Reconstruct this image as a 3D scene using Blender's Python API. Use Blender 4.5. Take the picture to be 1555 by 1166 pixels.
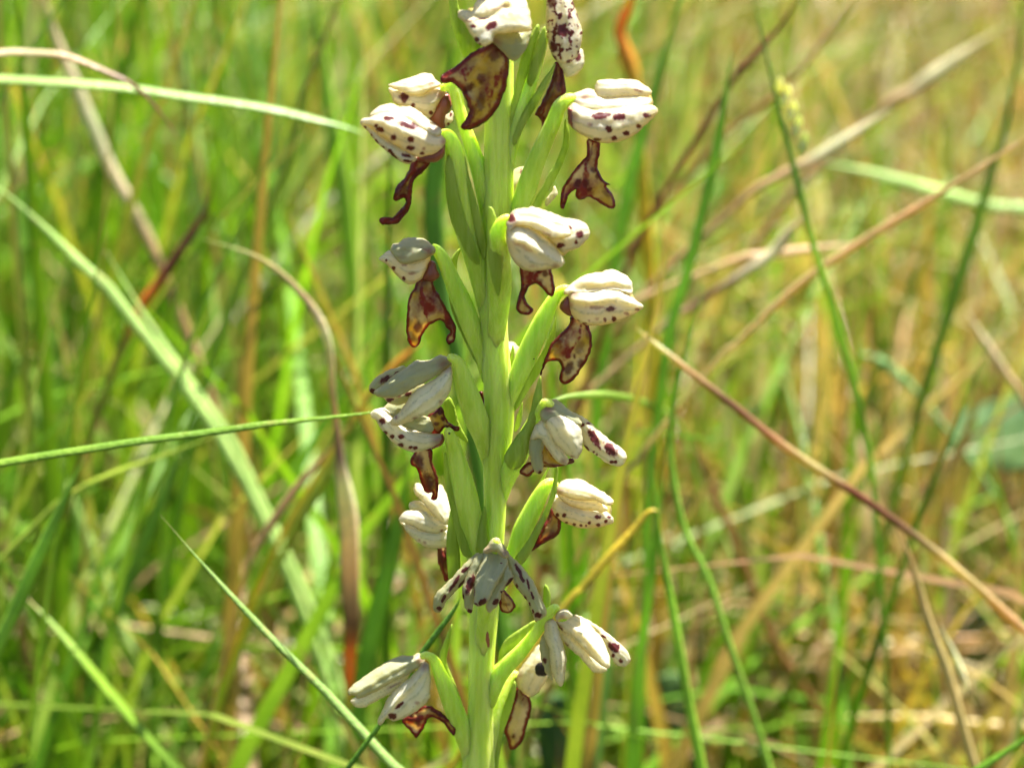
import bpy, math, random
import numpy as np
from mathutils import Vector, noise
from mathutils.geometry import delaunay_2d_cdt

for o in list(bpy.data.objects):
    bpy.data.objects.remove(o)
SC = bpy.context.scene
COL = SC.collection
R = math.radians
rng = random.Random(7)

# ------------------------------------------------------------------ camera
W, H = 1555.0, 1166.0              # size of the photograph; all traced coordinates are in its pixels
LENS, DIST, PITCH, FZ = 81.82, 0.25, 20.0, 0.235
MM = 0.11 / W                      # metres per photograph pixel at the focus distance
view = Vector((0, math.cos(R(PITCH)), -math.sin(R(PITCH))))
CAM = Vector((0, 0, FZ)) - view * DIST
cam = bpy.data.cameras.new('camera')
cam.lens = LENS; cam.sensor_width = 36; cam.sensor_fit = 'HORIZONTAL'
cam.clip_start = 0.01; cam.clip_end = 500
cam.dof.use_dof = True; cam.dof.focus_distance = DIST; cam.dof.aperture_fstop = 25
camo = bpy.data.objects.new('camera', cam); COL.objects.link(camo)
camo.location = CAM; camo.rotation_euler = (R(90 - PITCH), 0, 0)
SC.camera = camo
# ------------------------------------------------------------------ light
SUN_EL, SUN_AZ = 71.0, 52.0        # azimuth from +Y (away from the camera) towards +X
world = bpy.data.worlds.new('World'); SC.world = world; world.use_nodes = True
wn = world.node_tree.nodes; wl = world.node_tree.links
sky = wn.new('ShaderNodeTexSky'); sky.sky_type = 'NISHITA'; sky.sun_disc = False
sky.sun_elevation = R(SUN_EL); sky.sun_rotation = R(SUN_AZ)
bg = wn['Background']; bg.inputs['Strength'].default_value = 0.05
wl.new(sky.outputs[0], bg.inputs[0])
sun = bpy.data.lights.new('sun', 'SUN'); sun.energy = 5.0; sun.angle = R(0.53); sun.color = (1, 0.965, 0.9)
suno = bpy.data.objects.new('sun', sun); COL.objects.link(suno)
sd = Vector((math.sin(R(SUN_AZ)) * math.cos(R(SUN_EL)), math.cos(R(SUN_AZ)) * math.cos(R(SUN_EL)), math.sin(R(SUN_EL))))
suno.rotation_euler = sd.to_track_quat('Z', 'Y').to_euler()
suno.location = sd * 5
SC.view_settings.view_transform = 'Standard'; SC.view_settings.look = 'None'
SC.view_settings.gamma = 1; SC.view_settings.exposure = 2.25
SC.render.engine = 'CYCLES'
SC.cycles.use_denoising = True
SC.cycles.max_bounces = 9; SC.cycles.diffuse_bounces = 5; SC.cycles.use_adaptive_sampling = True; SC.cycles.adaptive_threshold = 0.018; SC.cycles.transmission_bounces = 6
SC.cycles.sample_clamp_indirect = 6

# ------------------------------------------------------------------ helpers
RIGHT = Vector((1, 0, 0)); UP = RIGHT.cross(view)
def ray(px, py):
    return (view * DIST + RIGHT * ((px - W / 2) * MM) - UP * ((py - H / 2) * MM))
def at(px, py, d=0.0):
    """point seen at photograph pixel (px, py) on the upright plane d millimetres behind the stem"""
    r = ray(px, py)
    return CAM + r * ((d * 1e-3 - CAM.y) / r.y)
def scale_at(d):
    return (d * 1e-3 - CAM.y) / (-CAM.y)

def setp(o, label=None, cat=None, group=None, kind=None):
    for k, v in (('label', label), ('category', cat), ('group', group), ('kind', kind)):
        if v: o[k] = v
    return o
def mesh_obj(name, verts, faces, mat, parent=None, cols=None, smooth=True):
    me = bpy.data.meshes.new(name)
    me.from_pydata([tuple(v) for v in verts], [], faces)
    if cols is not None:
        a = me.color_attributes.new('paint', 'FLOAT_COLOR', 'POINT')
        a.data.foreach_set('color', np.asarray(cols, dtype=np.float32).ravel())
    if smooth:
        me.polygons.foreach_set('use_smooth', [True] * len(me.polygons))
    me.materials.append(mat); me.update()
    o = bpy.data.objects.new(name, me); COL.objects.link(o)
    if parent: o.parent = parent
    return o
def empty(name, parent=None):
    o = bpy.data.objects.new(name, None); COL.objects.link(o); o.empty_display_size = 0.01
    if parent: o.parent = parent
    return o

def catmull(pts, n, closed=False):
    P = [np.array(p, float) for p in pts]; out = []
    m = len(P); segs = m if closed else m - 1
    for i in range(segs):
        if closed: a, b, c, d = P[i - 1], P[i], P[(i + 1) % m], P[(i + 2) % m]
        else:
            b, c = P[i], P[i + 1]
            a = P[i - 1] if i else 2 * b - c
            d = P[i + 2] if i + 2 < m else 2 * c - b
        for k in range(n):
            t = k / n
            out.append(0.5 * (2 * b + (c - a) * t + (2 * a - 5 * b + 4 * c - d) * t * t + (3 * b - a - 3 * c + d) * t ** 3))
    if not closed: out.append(P[-1])
    return np.array(out)
def resample(P, step, closed=True):
    Q = np.vstack([P, P[:1]]) if closed else P
    s = np.concatenate([[0], np.cumsum(np.linalg.norm(np.diff(Q, axis=0), axis=1))])
    n = max(8, int(s[-1] / step))
    t = np.linspace(0, s[-1], n, endpoint=not closed)
    return np.stack([np.interp(t, s, Q[:, k]) for k in range(Q.shape[1])], 1)
def inside(poly, X, Y):
    c = np.zeros(X.shape, bool); j = len(poly) - 1
    for i in range(len(poly)):
        xi, yi = poly[i]; xj, yj = poly[j]
        if yi != yj:
            c ^= ((yi > Y) != (yj > Y)) & (X < (xj - xi) * (Y - yi) / (yj - yi) + xi)
        j = i
    return c

ZO = {'Z1': (500, 0), 'Z2': (750, 0), 'Z3': (520, 150), 'Z4': (720, 120), 'Z5': (540, 330), 'Z6': (720, 300), 'Z7': (720, 400),
      'Z8': (530, 520), 'W1': (720, 560), 'W2': (560, 680), 'W3': (700, 680), 'W4': (600, 790), 'W5': (720, 860),
      'W6': (500, 941), 'W7': (660, 941)}
ZS = 1555 / 300.0
def zp(z, pts):
    if z is None: return [tuple(p) for p in pts]
    ox, oy = ZO[z]
    return [(ox + p[0] / ZS, oy + p[1] / ZS) for p in pts]

def sheet(name, outline, mat, parent, d=0.0, f=10.0, th=2.4, tilt=(0, 0), spots=(), ridges=(), z=None, step=2.4, wob=0.8,
          tint=None, power=0.5, edge_w=5.0, mottle=0.0, solid=False, curl=0.0, seed=0, ragged=1.0, veins=(7, 0.45)):
    """A fleshy petal, lip or bract: traced outline, domed by f pixels towards the viewer (a Poisson dome), with real thickness."""
    out = catmull(zp(z, outline), 6, True)
    out = resample(out, step)
    out = out + np.array([(noise.noise(Vector((p[0] * 0.16, p[1] * 0.16, seed + 0.5))) * 1.3, noise.noise(Vector((p[0] * 0.16, p[1] * 0.16, seed + 9.5))) * 1.3) for p in out]) * ragged
    lo = out.min(0) - 3; hi = out.max(0) + 3
    g = max(1.2, (hi - lo).max() / 110)
    xs = np.arange(lo[0], hi[0] + g, g); ys = np.arange(lo[1], hi[1] + g, g)
    X, Y = np.meshgrid(xs, ys)
    M = inside(out, X, Y).astype(float)
    u = M.copy()
    for _ in range(500):
        n = np.zeros_like(u)
        n[1:-1, 1:-1] = 0.25 * (u[:-2, 1:-1] + u[2:, 1:-1] + u[1:-1, :-2] + u[1:-1, 2:]) + 0.01
        u = n * M
    u = np.clip(u / max(u.max(), 1e-9), 0, 1)
    def dome(p):
        fx = np.clip((p[:, 0] - xs[0]) / g, 0, len(xs) - 1.001); fy = np.clip((p[:, 1] - ys[0]) / g, 0, len(ys) - 1.001)
        i = fx.astype(int); j = fy.astype(int); a = fx - i; b = fy - j
        v = u[j, i] * (1 - a) * (1 - b) + u[j, i + 1] * a * (1 - b) + u[j + 1, i] * (1 - a) * b + u[j + 1, i + 1] * a * b
        return v ** power
    gx, gy = np.meshgrid(np.arange(lo[0], hi[0], step), np.arange(lo[1], hi[1], step * 0.866))
    gx = gx + (np.arange(gx.shape[0]) % 2)[:, None] * step * 0.5
    c = np.stack([gx.ravel(), gy.ravel()], 1)
    c = c[inside(out, c[:, 0], c[:, 1])]
    if len(c):
        dd = np.sqrt(((c[:, None, :] - out[None]) ** 2).sum(2)).min(1)
        c = c[dd > step * 0.55]
    nb = len(out)
    pts = [Vector(p) for p in out] + [Vector(p) for p in c]
    V, E, F, ov, oe, of = delaunay_2d_cdt(pts, [], [list(range(nb))], 1, 1e-4)
    P = np.array([v[:] for v in V])
    e = np.sqrt(((P[:, None, :] - out[None]) ** 2).sum(2)).min(1)
    isb = np.array([any(i < nb for i in ids) for ids in ov])
    e[isb] = 0
    h = dome(P); h[isb] = 0
    cen = out.mean(0)
    D = f * h
    for rp, rh, rw in ridges:
        rl = catmull(zp(z, rp), 40)
        rd = np.sqrt(((P[:, None, :] - rl[None]) ** 2).sum(2)).min(1)
        D = D + rh * np.exp(-(rd / rw) ** 2) * np.clip(e / 3, 0, 1)
    nz = np.array([noise.noise(Vector((p[0] * 0.07 + seed * 7.3, p[1] * 0.07, d))) for p in P])
    nz2 = np.array([noise.noise(Vector((p[0] * 0.22, p[1] * 0.22 + seed * 3.1, d + 5))) for p in P])
    nz3 = np.array([noise.noise(Vector((p[0] * 0.5, p[1] * 0.5, d + 9))) for p in P])
    cov = np.cov((out - cen).T); ew_, ev_ = np.linalg.eigh(cov); ax, ac = ev_[:, 1], ev_[:, 0]
    tl = (out - cen) @ ax; tc_ = (out - cen) @ ac; tp = (P - cen) @ ax; cp = (P - cen) @ ac
    bins = np.linspace(tl.min(), tl.max(), 15); mid_, loe, hie = [], [], []
    for q in range(14):
        k_ = (tl >= bins[q] - 1) & (tl <= bins[q + 1] + 1)
        if k_.any(): mid_.append((bins[q] + bins[q + 1]) / 2); loe.append(tc_[k_].min()); hie.append(tc_[k_].max())
    lo_ = np.interp(tp, mid_, loe); hi_ = np.interp(tp, mid_, hie)
    vv = (cp - (lo_ + hi_) / 2) / np.maximum((hi_ - lo_) / 2, 2)
    vw = np.cos(vv * veins[0] * math.pi / 2 + 1.5 * nz + seed)
    vein = np.clip(vw * 2 - 1, 0, 1) * np.clip(0.6 + nz2, 0, 1)
    D = D + veins[1] * vw * np.clip(e / 4, 0, 1)
    D = D + (wob * nz * 2 + wob * 0.5 * nz2)
    base = d / (MM * 1000) + tilt[0] * (P[:, 0] - cen[0]) + tilt[1] * (P[:, 1] - cen[1]) + curl * ((P - cen) ** 2).sum(1) / 1000
    front = base - D
    if solid: back = base + D + th
    else: back = front + th * (0.35 + 0.65 * np.clip(e / 5, 0, 1))
    k = MM * 1000
    vf = [at(p[0], p[1], a * k) for p, a in zip(P, front)]
    vb = [at(p[0], p[1], a * k) for p, a in zip(P, back)]
    n = len(P)
    faces = []
    for t in F:
        a, b, cc = (P[t[0]], P[t[1]], P[t[2]])
        area = (b[0] - a[0]) * (cc[1] - a[1]) - (b[1] - a[1]) * (cc[0] - a[0])
        t = list(t) if area < 0 else list(t)[::-1]
        faces.append(t); faces.append([i + n for i in t[::-1]])
    ed = {}
    for t in faces[0::2]:
        for i in range(3): ed[(t[i], t[(i + 1) % 3])] = 1
    for (a, b) in ed:
        if (b, a) not in ed: faces.append([b, a, a + n, b + n])
    sp = np.zeros(n)
    for s in spots:
        x, y, rx, ry = s[:4]; ro = R(s[4]) if len(s) > 4 else 0; st = s[5] if len(s) > 5 else 1.0
        (x, y), = zp(z, [(x, y)])
        q = ZS if z else 1.0
        rx, ry = max(rx / q, 1.7), max(ry / q, 1.7)
        dx, dy = P[:, 0] - x, P[:, 1] - y
        a = (dx * math.cos(ro) + dy * math.sin(ro)) / rx; b = (-dx * math.sin(ro) + dy * math.cos(ro)) / ry
        r = np.sqrt(a * a + b * b) + 0.45 * nz2 + 0.25 * nz3; st *= 0.88 + 0.12 * math.sin(x * 1.7 + y * 0.9)
        sp = np.maximum(sp, st * np.clip((1.35 - r) / 0.6, 0, 1))
    if mottle:
        m = np.array([noise.noise(Vector((p[0] * 0.13 + 3, p[1] * 0.11, 2.0))) + 0.6 * noise.noise(Vector((p[0] * 0.3, p[1] * 0.3, 8.0))) for p in P])
        sp = np.maximum(sp, mottle * np.clip((m - 0.1) / 0.25, 0, 1))
    ew = np.clip(1 - (e + nz2 * 1.5) / edge_w, 0, 1)
    tn = np.zeros(n)
    if tint:
        for x, y, r in tint:
            (x, y), = zp(z, [(x, y)]); r = r / (ZS if z else 1)
            tn = np.maximum(tn, np.clip(1.3 - np.hypot(P[:, 0] - x, P[:, 1] - y) / r, 0, 1))
    cols = np.stack([sp, ew, tn, vein], 1)
    return mesh_obj(name, vf + vb, faces, mat, parent, np.vstack([cols, cols]))

def frames(P):
    T = np.gradient(P, axis=0); T /= np.linalg.norm(T, axis=1)[:, None] + 1e-12
    return T
def tube(name, pts, mat, parent, seg=18, ridges=0, ramp=0.06, twist=0.0, flat=1.0, n=7, spots=None, z=None):
    """pts: (px, py, depth mm, radius px)"""
    if z:
        ox, oy = ZO[z]; pts = [(ox + p[0] / ZS, oy + p[1] / ZS, p[2], p[3] / ZS) for p in pts]
    S = catmull(pts, n)
    C = np.array([at(s[0], s[1], s[2])[:] for s in S]); rad = S[:, 3] * MM * (0.88 if name == 'ovary' else 1)
    return tube3(name, C, rad, mat, parent, seg, ridges, ramp, twist, flat)
def tube3(name, C, rad, mat, parent, seg=18, ridges=0, ramp=0.06, twist=0.0, flat=1.0, cols=None):
    T = frames(C); v = []; f = []; N = np.array(view[:])
    for i in range(len(C)):
        a = np.cross(T[i], N); a /= np.linalg.norm(a) + 1e-12
        b = np.cross(a, T[i])
        for k in range(seg):
            th = 2 * math.pi * k / seg
            r = rad[i] * (1 + ramp * math.cos(ridges * th + twist * i / len(C)) if ridges else 1)
            v.append(C[i] + a * r * math.cos(th) + b * r * flat * math.sin(th))
    for i in range(len(C) - 1):
        for k in range(seg):
            k2 = (k + 1) % seg
            f.append((i * seg + k, i * seg + k2, (i + 1) * seg + k2, (i + 1) * seg + k))
    # rounded ends
    for e, sg in ((0, -1), (len(C) - 1, 1)):
        ctr = C[e]; idx = len(v)
        for k in range(seg): v.append(ctr + (np.array(v[e * seg + k]) - ctr) * 0.7 + T[e] * sg * rad[e] * 0.5)
        v.append(ctr + T[e] * sg * rad[e] * 0.72)
        for k in range(seg):
            k2 = (k + 1) % seg; q = (e * seg + k, e * seg + k2, idx + k2, idx + k)
            f.append(q if sg > 0 else q[::-1])
            q = (idx + k, idx + k2, idx + seg); f.append(q if sg > 0 else q[::-1])
    c = None
    if cols is not None:
        c = np.vstack([np.repeat(cols, seg, 0), np.repeat(cols[:1], seg + 1, 0), np.repeat(cols[-1:], seg + 1, 0)])
    return mesh_obj(name, v, f, mat, parent, c)

# ------------------------------------------------------------------ materials
class NT:
    def __init__(s, name):
        s.m = bpy.data.materials.new(name); s.m.use_nodes = True; s.t = s.m.node_tree; s.t.nodes.clear()
        s.out = s.n('ShaderNodeOutputMaterial')
    def n(s, kind, **kw):
        o = s.t.nodes.new(kind)
        for k, v in kw.items():
            if k.startswith('i_'): o.inputs[k[2:].replace('_', ' ')].default_value = v
            else: setattr(o, k, v)
        return o
    def l(s, a, b): s.t.links.new(a, b)
    def mix(s, fac, a, b, bt='MIX'):
        m = s.n('ShaderNodeMix', data_type='RGBA', blend_type=bt)
        for sock, v in ((m.inputs[0], fac), (m.inputs[6], a), (m.inputs[7], b)):
            if hasattr(v, 'links'): s.l(v, sock)
            elif isinstance(v, (int, float)): sock.default_value = v
            else: sock.default_value = (*v, 1)
        return m.outputs[2]
    def noise(s, scale, detail=3, vec=None):
        n = s.n('ShaderNodeTexNoise'); n.inputs['Scale'].default_value = scale; n.inputs['Detail'].default_value = detail
        if vec is not None: s.l(vec, n.inputs['Vector'])
        return n.outputs[0]
    def ramp(s, fac, a, b):
        r = s.n('ShaderNodeMapRange', interpolation_type='SMOOTHSTEP'); r.inputs[1].default_value = a; r.inputs[2].default_value = b
        s.l(fac, r.inputs[0]); return r.outputs[0]
    def paint(s):
        a = s.n('ShaderNodeAttribute', attribute_name='paint'); q = s.n('ShaderNodeSeparateColor'); s.l(a.outputs['Color'], q.inputs[0])
        s.alpha = a.outputs['Alpha']; return q.outputs[0], q.outputs[1], q.outputs[2], a.outputs['Color']
    def coords(s, scale=(1, 1, 1)):
        c = s.n('ShaderNodeTexCoord'); m = s.n('ShaderNodeMapping'); m.inputs['Scale'].default_value = scale
        s.l(c.outputs['Object'], m.inputs[0]); return m.outputs[0]
    def leaf(s, col, trans=None, tfac=0.35, rough=0.45, spec=0.4, bump=None, bd=0.0001, sss=0.0, rad=(0.001, 0.001, 0.0003)):
        p = s.n('ShaderNodeBsdfPrincipled'); p.inputs['Roughness'].default_value = rough
        p.inputs['Specular IOR Level'].default_value = spec
        if hasattr(col, 'links'): s.l(col, p.inputs['Base Color'])
        else: p.inputs['Base Color'].default_value = (*col, 1)
        if sss:
            p.inputs['Subsurface Weight'].default_value = sss; p.inputs['Subsurface Radius'].default_value = rad
            p.inputs['Subsurface Scale'].default_value = 1.0
        if bump is not None:
            b = s.n('ShaderNodeBump'); b.inputs['Strength'].default_value = 0.6; b.inputs['Distance'].default_value = bd
            s.l(bump, b.inputs['Height']); s.l(b.outputs[0], p.inputs['Normal'])
        if tfac:
            t = s.n('ShaderNodeBsdfTranslucent'); tc = trans if trans is not None else col
            if hasattr(tc, 'links'): s.l(tc, t.inputs[0])
            else: t.inputs[0].default_value = (*tc, 1)
            m = s.n('ShaderNodeMixShader'); m.inputs[0].default_value = tfac
            s.l(p.outputs[0], m.inputs[1]); s.l(t.outputs[0], m.inputs[2]); s.l(m.outputs[0], s.out.inputs[0])
        else: s.l(p.outputs[0], s.out.inputs[0])
        return s.m

def petal_material(name, base, warm, spot):
    t = NT(name); sp, ed, tn, _ = t.paint()
    v = t.coords()
    n1 = t.noise(900, 4, v); n2 = t.noise(260, 3, v)
    c = t.mix(t.ramp(n2, 0.35, 0.7), base, warm)
    tm = t.n('ShaderNodeMath', operation='MULTIPLY'); t.l(tn, tm.inputs[0]); tm.inputs[1].default_value = 0.7
    c = t.mix(tm.outputs[0], c, (0.36, 0.15, 0.12))
    em = t.n('ShaderNodeMath', operation='MULTIPLY'); t.l(ed, em.inputs[0]); em.inputs[1].default_value = 0.6
    c = t.mix(em.outputs[0], c, (0.64, 0.54, 0.25))
    vm = t.n('ShaderNodeMath', operation='MULTIPLY'); t.l(t.alpha, vm.inputs[0]); vm.inputs[1].default_value = 0.6
    c = t.mix(vm.outputs[0], c, (0.40, 0.43, 0.24))
    fl = t.noise(2600, 2, v)
    c = t.mix(t.ramp(fl, 0.68, 0.8), c, (0.42, 0.40, 0.33))
    # pigment spots, with ragged edges and a paler red halo
    add = t.n('ShaderNodeMath', operation='MULTIPLY_ADD'); t.l(n1, add.inputs[0]); add.inputs[1].default_value = 0.5; 
    sub = t.n('ShaderNodeMath', operation='SUBTRACT'); t.l(sp, sub.inputs[0]); sub.inputs[1].default_value = 0.25
    t.l(sub.outputs[0], add.inputs[2])
    halo = t.ramp(add.outputs[0], -0.05, 0.5); core = t.ramp(add.outputs[0], 0.28, 0.75)
    hm = t.n('ShaderNodeMath', operation='MULTIPLY'); t.l(halo, hm.inputs[0]); hm.inputs[1].default_value = 0.5
    c = t.mix(hm.outputs[0], c, (0.36, 0.13, 0.10))
    c = t.mix(core, c, spot)
    hgt = t.mix(0.5, n1, t.noise(420, 5, t.coords((1, 1, 2.2))))
    tc = t.mix(1.0, c, (1.1, 1.0, 0.62), 'MULTIPLY')
    return t.leaf(c, tc, 0.56, 0.36, 0.45, hgt, 0.0003, sss=0.2, rad=(0.0012, 0.0010, 0.0005))
PETAL = petal_material('petal_cream', (0.84, 0.83, 0.70), (0.78, 0.74, 0.50), (0.14, 0.026, 0.026))
PETAL_SHADE = petal_material('petal_shaded', (0.52, 0.53, 0.32), (0.45, 0.46, 0.22), (0.11, 0.024, 0.02))  # darker grey-green copy of the cream petal; shade painted into its colour

def lip_material():
    t = NT('lip_brown_yellow'); sp, ed, tn, _ = t.paint(); v = t.coords()
    n1 = t.noise(700, 3, v); n2 = t.noise(220, 2, v)
    c = t.mix(t.ramp(n2, 0.35, 0.65), (0.68, 0.47, 0.06), (0.85, 0.68, 0.32))
    pm = t.n('ShaderNodeMath', operation='MULTIPLY_ADD'); t.l(t.alpha, pm.inputs[0]); pm.inputs[1].default_value = 0.18; t.l(t.noise(330, 4, v), pm.inputs[2])
    c = t.mix(t.ramp(pm.outputs[0], 0.53, 0.70), c, (0.34, 0.040, 0.024))
    e2 = t.n('ShaderNodeMath', operation='MULTIPLY_ADD'); t.l(n1, e2.inputs[0]); e2.inputs[1].default_value = 0.7; t.l(ed, e2.inputs[2])
    c = t.mix(t.ramp(e2.outputs[0], 0.35, 0.8), c, (0.30, 0.035, 0.020))
    c = t.mix(t.ramp(e2.outputs[0], 0.9, 1.35), c, (0.10, 0.012, 0.010))
    c = t.mix(sp, c, (0.15, 0.012, 0.014))
    tm = t.n('ShaderNodeMath', operation='MULTIPLY'); t.l(tn, tm.inputs[0]); tm.inputs[1].default_value = 0.85
    c = t.mix(tm.outputs[0], c, (0.19, 0.035, 0.022))
    return t.leaf(c, None, 0.58, 0.3, 0.5, t.mix(0.5, n1, t.noise(2200, 3, v)), 0.0005)
LIP = lip_material()
def plain(name, a, b, sc, tf=0.3, rough=0.4, spec=0.4, sss=0.0, rad=(0.001, 0.001, 0.0003), speck=None, stretch=(1, 1, 0.1), bd=0.0003):
    t = NT(name); v = t.coords(stretch)
    n1 = t.noise(sc, 4, v); c = t.mix(t.ramp(n1, 0.3, 0.7), a, b)
    if speck:
        vo = t.n('ShaderNodeTexVoronoi'); vo.inputs['Scale'].default_value = 330; t.l(t.coords(), vo.inputs['Vector'])
        mk = t.n('ShaderNodeMath', operation='LESS_THAN'); mk.inputs[1].default_value = 0.042; t.l(vo.outputs['Distance'], mk.inputs[0])
        sel = t.n('ShaderNodeSeparateColor'); t.l(vo.outputs['Color'], sel.inputs[0])
        g = t.n('ShaderNodeMath', operation='GREATER_THAN'); g.inputs[1].default_value = 0.72; t.l(sel.outputs[0], g.inputs[0])
        mm = t.n('ShaderNodeMath', operation='MULTIPLY'); t.l(mk.outputs[0], mm.inputs[0]); t.l(g.outputs[0], mm.inputs[1])
        c = t.mix(mm.outputs[0], c, speck)
    return t.leaf(c, None, tf, rough, spec, t.noise(sc * 4, 2, v), bd, sss, rad)
STEM = plain('stem_green', (0.43, 0.55, 0.055), (0.56, 0.65, 0.14), 1300, 0.0, 0.42, 0.35, 0.9, (0.0030, 0.0034, 0.0008), (0.03, 0.03, 0.015))
OVARY = plain('ovary_green', (0.38, 0.52, 0.045), (0.50, 0.61, 0.11), 1400, 0.0, 0.38, 0.4, 0.9, (0.0026, 0.0032, 0.0007), (0.03, 0.03, 0.015))
BRACT = plain('bract_green', (0.36, 0.50, 0.04), (0.48, 0.59, 0.10), 1400, 0.5, 0.4, 0.4, speck=(0.03, 0.03, 0.015))
SPUR = plain('spur_red_brown', (0.20, 0.05, 0.028), (0.30, 0.09, 0.045), 500, 0.2, 0.35, 0.45, 0.3, (0.001, 0.0004, 0.0003))
DARK = plain('dark_spot_black', (0.008, 0.005, 0.006), (0.015, 0.008, 0.008), 500, 0.0, 0.35, 0.4)

def grass_material(name, tf, rough, spec):
    t = NT(name); _, _, _, col = t.paint(); v = t.coords()
    n1 = t.noise(140, 3, v); n2 = t.noise(1500, 2, v); n3 = t.noise(330, 2, v)
    c = t.mix(t.ramp(n1, 0.3, 0.7), col, t.mix(1.0, col, (0.7, 0.78, 0.65), 'MULTIPLY'))
    c = t.mix(t.ramp(n2, 0.4, 0.75), c, t.mix(1.0, c, (1.2, 1.14, 1.1), 'MULTIPLY'))
    fm = t.n('ShaderNodeMath', operation='MULTIPLY'); t.l(t.ramp(n3, 0.62, 0.75), fm.inputs[0]); fm.inputs[1].default_value = 0.35
    c = t.mix(fm.outputs[0], c, (0.30, 0.20, 0.07))
    tc = t.mix(1.0, c, (1.5, 1.5, 0.55), 'MULTIPLY')
    return t.leaf(c, tc, tf, rough, spec, n2, 0.0003)
MEADOW = grass_material('meadow_grass', 0.40, 0.42, 0.22)
GRASS = grass_material('grass_blade', 0.42, 0.38, 0.4)

# ------------------------------------------------------------------ ground (large structure)
def ground_material():
    t = NT('soil'); v = t.coords()
    n1 = t.noise(45, 6, v); n2 = t.noise(6, 4, v)
    c = t.mix(t.ramp(n1, 0.3, 0.7), (0.025, 0.019, 0.010), (0.08, 0.06, 0.03))
    c = t.mix(t.ramp(n2, 0.45, 0.7), c, (0.06, 0.075, 0.022))
    return t.leaf(c, None, 0.0, 0.9, 0.1, n1, 0.004)
gv, gf = [], []
rad = [0, 0.4, 0.8, 1.2, 1.8, 2.6, 4, 7, 14, 40, 200]
gv.append((0, 0.5, 0.0))
for r in rad[1:]:
    for k in range(48):
        a = 2 * math.pi * k / 48; x, y = r * math.cos(a), 0.5 + r * math.sin(a)
        gv.append((x, y, 0.012 * noise.noise(Vector((x * 2.2, y * 2.2, 1.0))) * min(1, 3 / r) - 0.004))
for k in range(48): gf.append((0, 1 + k, 1 + (k + 1) % 48))
for i in range(len(rad) - 2):
    for k in range(48):
        k2 = (k + 1) % 48; a = 1 + i * 48
        gf.append((a + k, a + 48 + k, a + 48 + k2, a + k2))
setp(mesh_obj('ground', gv, gf, ground_material()), 'dark soil of the meadow under the grass', None, None, 'structure')

# ------------------------------------------------------------------ the orchid
orchid = empty('orchid_plant')
base_pt = at(722, 1260, 0); orchid.location = (base_pt.x, 0.002, 0)
setp(orchid, 'upright green orchid spike with nodding cream flowers spotted purple-brown', 'orchid')
bpy.context.view_layer.update()
inv = orchid.matrix_world.inverted()
def flower(label=None):
    o = empty('flower', orchid); o.matrix_parent_inverse = inv
    if label: o['label'] = label
    return o

stem_px = [(770, -330, 1, 3), (769, -250, 1, 9), (768, -80, 1, 16), (763, 0, 1, 17), (759, 100, 1, 19), (757, 200, 1, 21), (756, 300, 1, 22), (752, 400, 1, 22),
           (749, 500, 1, 21), (757, 600, 1, 22), (757, 650, 1, 22), (753, 700, 1, 19.5), (750, 800, 1, 16.5), (744, 870, 1, 18),
           (735, 930, 1, 22), (731, 1000, 1, 20), (729, 1080, 1, 20), (726, 1166, 1, 26), (722, 1260, 1, 28)]
S = catmull(stem_px, 7)
Cs = np.array([at(s[0], s[1], s[2])[:] for s in S]); rs = S[:, 3] * MM
low = np.array([[base_pt.x - 0.001, 0.001, 0.13], [base_pt.x, 0.002, 0.07], [base_pt.x, 0.002, -0.005]])
lowS = catmull([Cs[-1], *low], 6)[1:]
Cs = np.vstack([Cs, lowS]); rs = np.concatenate([rs, np.linspace(rs[-1], 0.0028, len(lowS))])
o = tube3('stem', Cs, rs, STEM, orchid, 42, 7, 0.05, 0.6); o.matrix_parent_inverse = inv

def P_(F, name, z, outline, d, f, mat=None, **k):
    P_.s += 1
    k.setdefault('tilt', (0, {'dorsal_sepal': -0.7, 'lateral_sepal': -0.2, 'sepal': -0.35, 'petal': -0.25, 'neck': -0.5}.get(name, 0)))
    if name.startswith('lip'):
        k['edge_w'] = k.get('edge_w', 5) * 1.15; k.setdefault('veins', (4, 2.2)); k.setdefault('wob', 1.8); f *= 1.5
    if name in ('petal', 'sepal', 'lateral_sepal') and f < 18: k.setdefault('power', 0.62); f *= 1.1
    if name == 'bract': k.setdefault('wob', 0.3); k.setdefault('veins', (9, 0.3)); k.setdefault('ragged', 0.3)
    return sheet(name, outline, mat or PETAL, F, d, f, z=z, seed=P_.s, **k)
P_.s = 0
def back_shell(F, z, outline, d, f=-22):
    c = np.array(zp(z, outline)); m = c.mean(0); c = m + (c - m) * 0.9
    P_.s += 1
    sheet('back_sepal', [tuple(p) for p in c], PETAL, F, d + 0.3, f, seed=P_.s, step=4)

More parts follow.
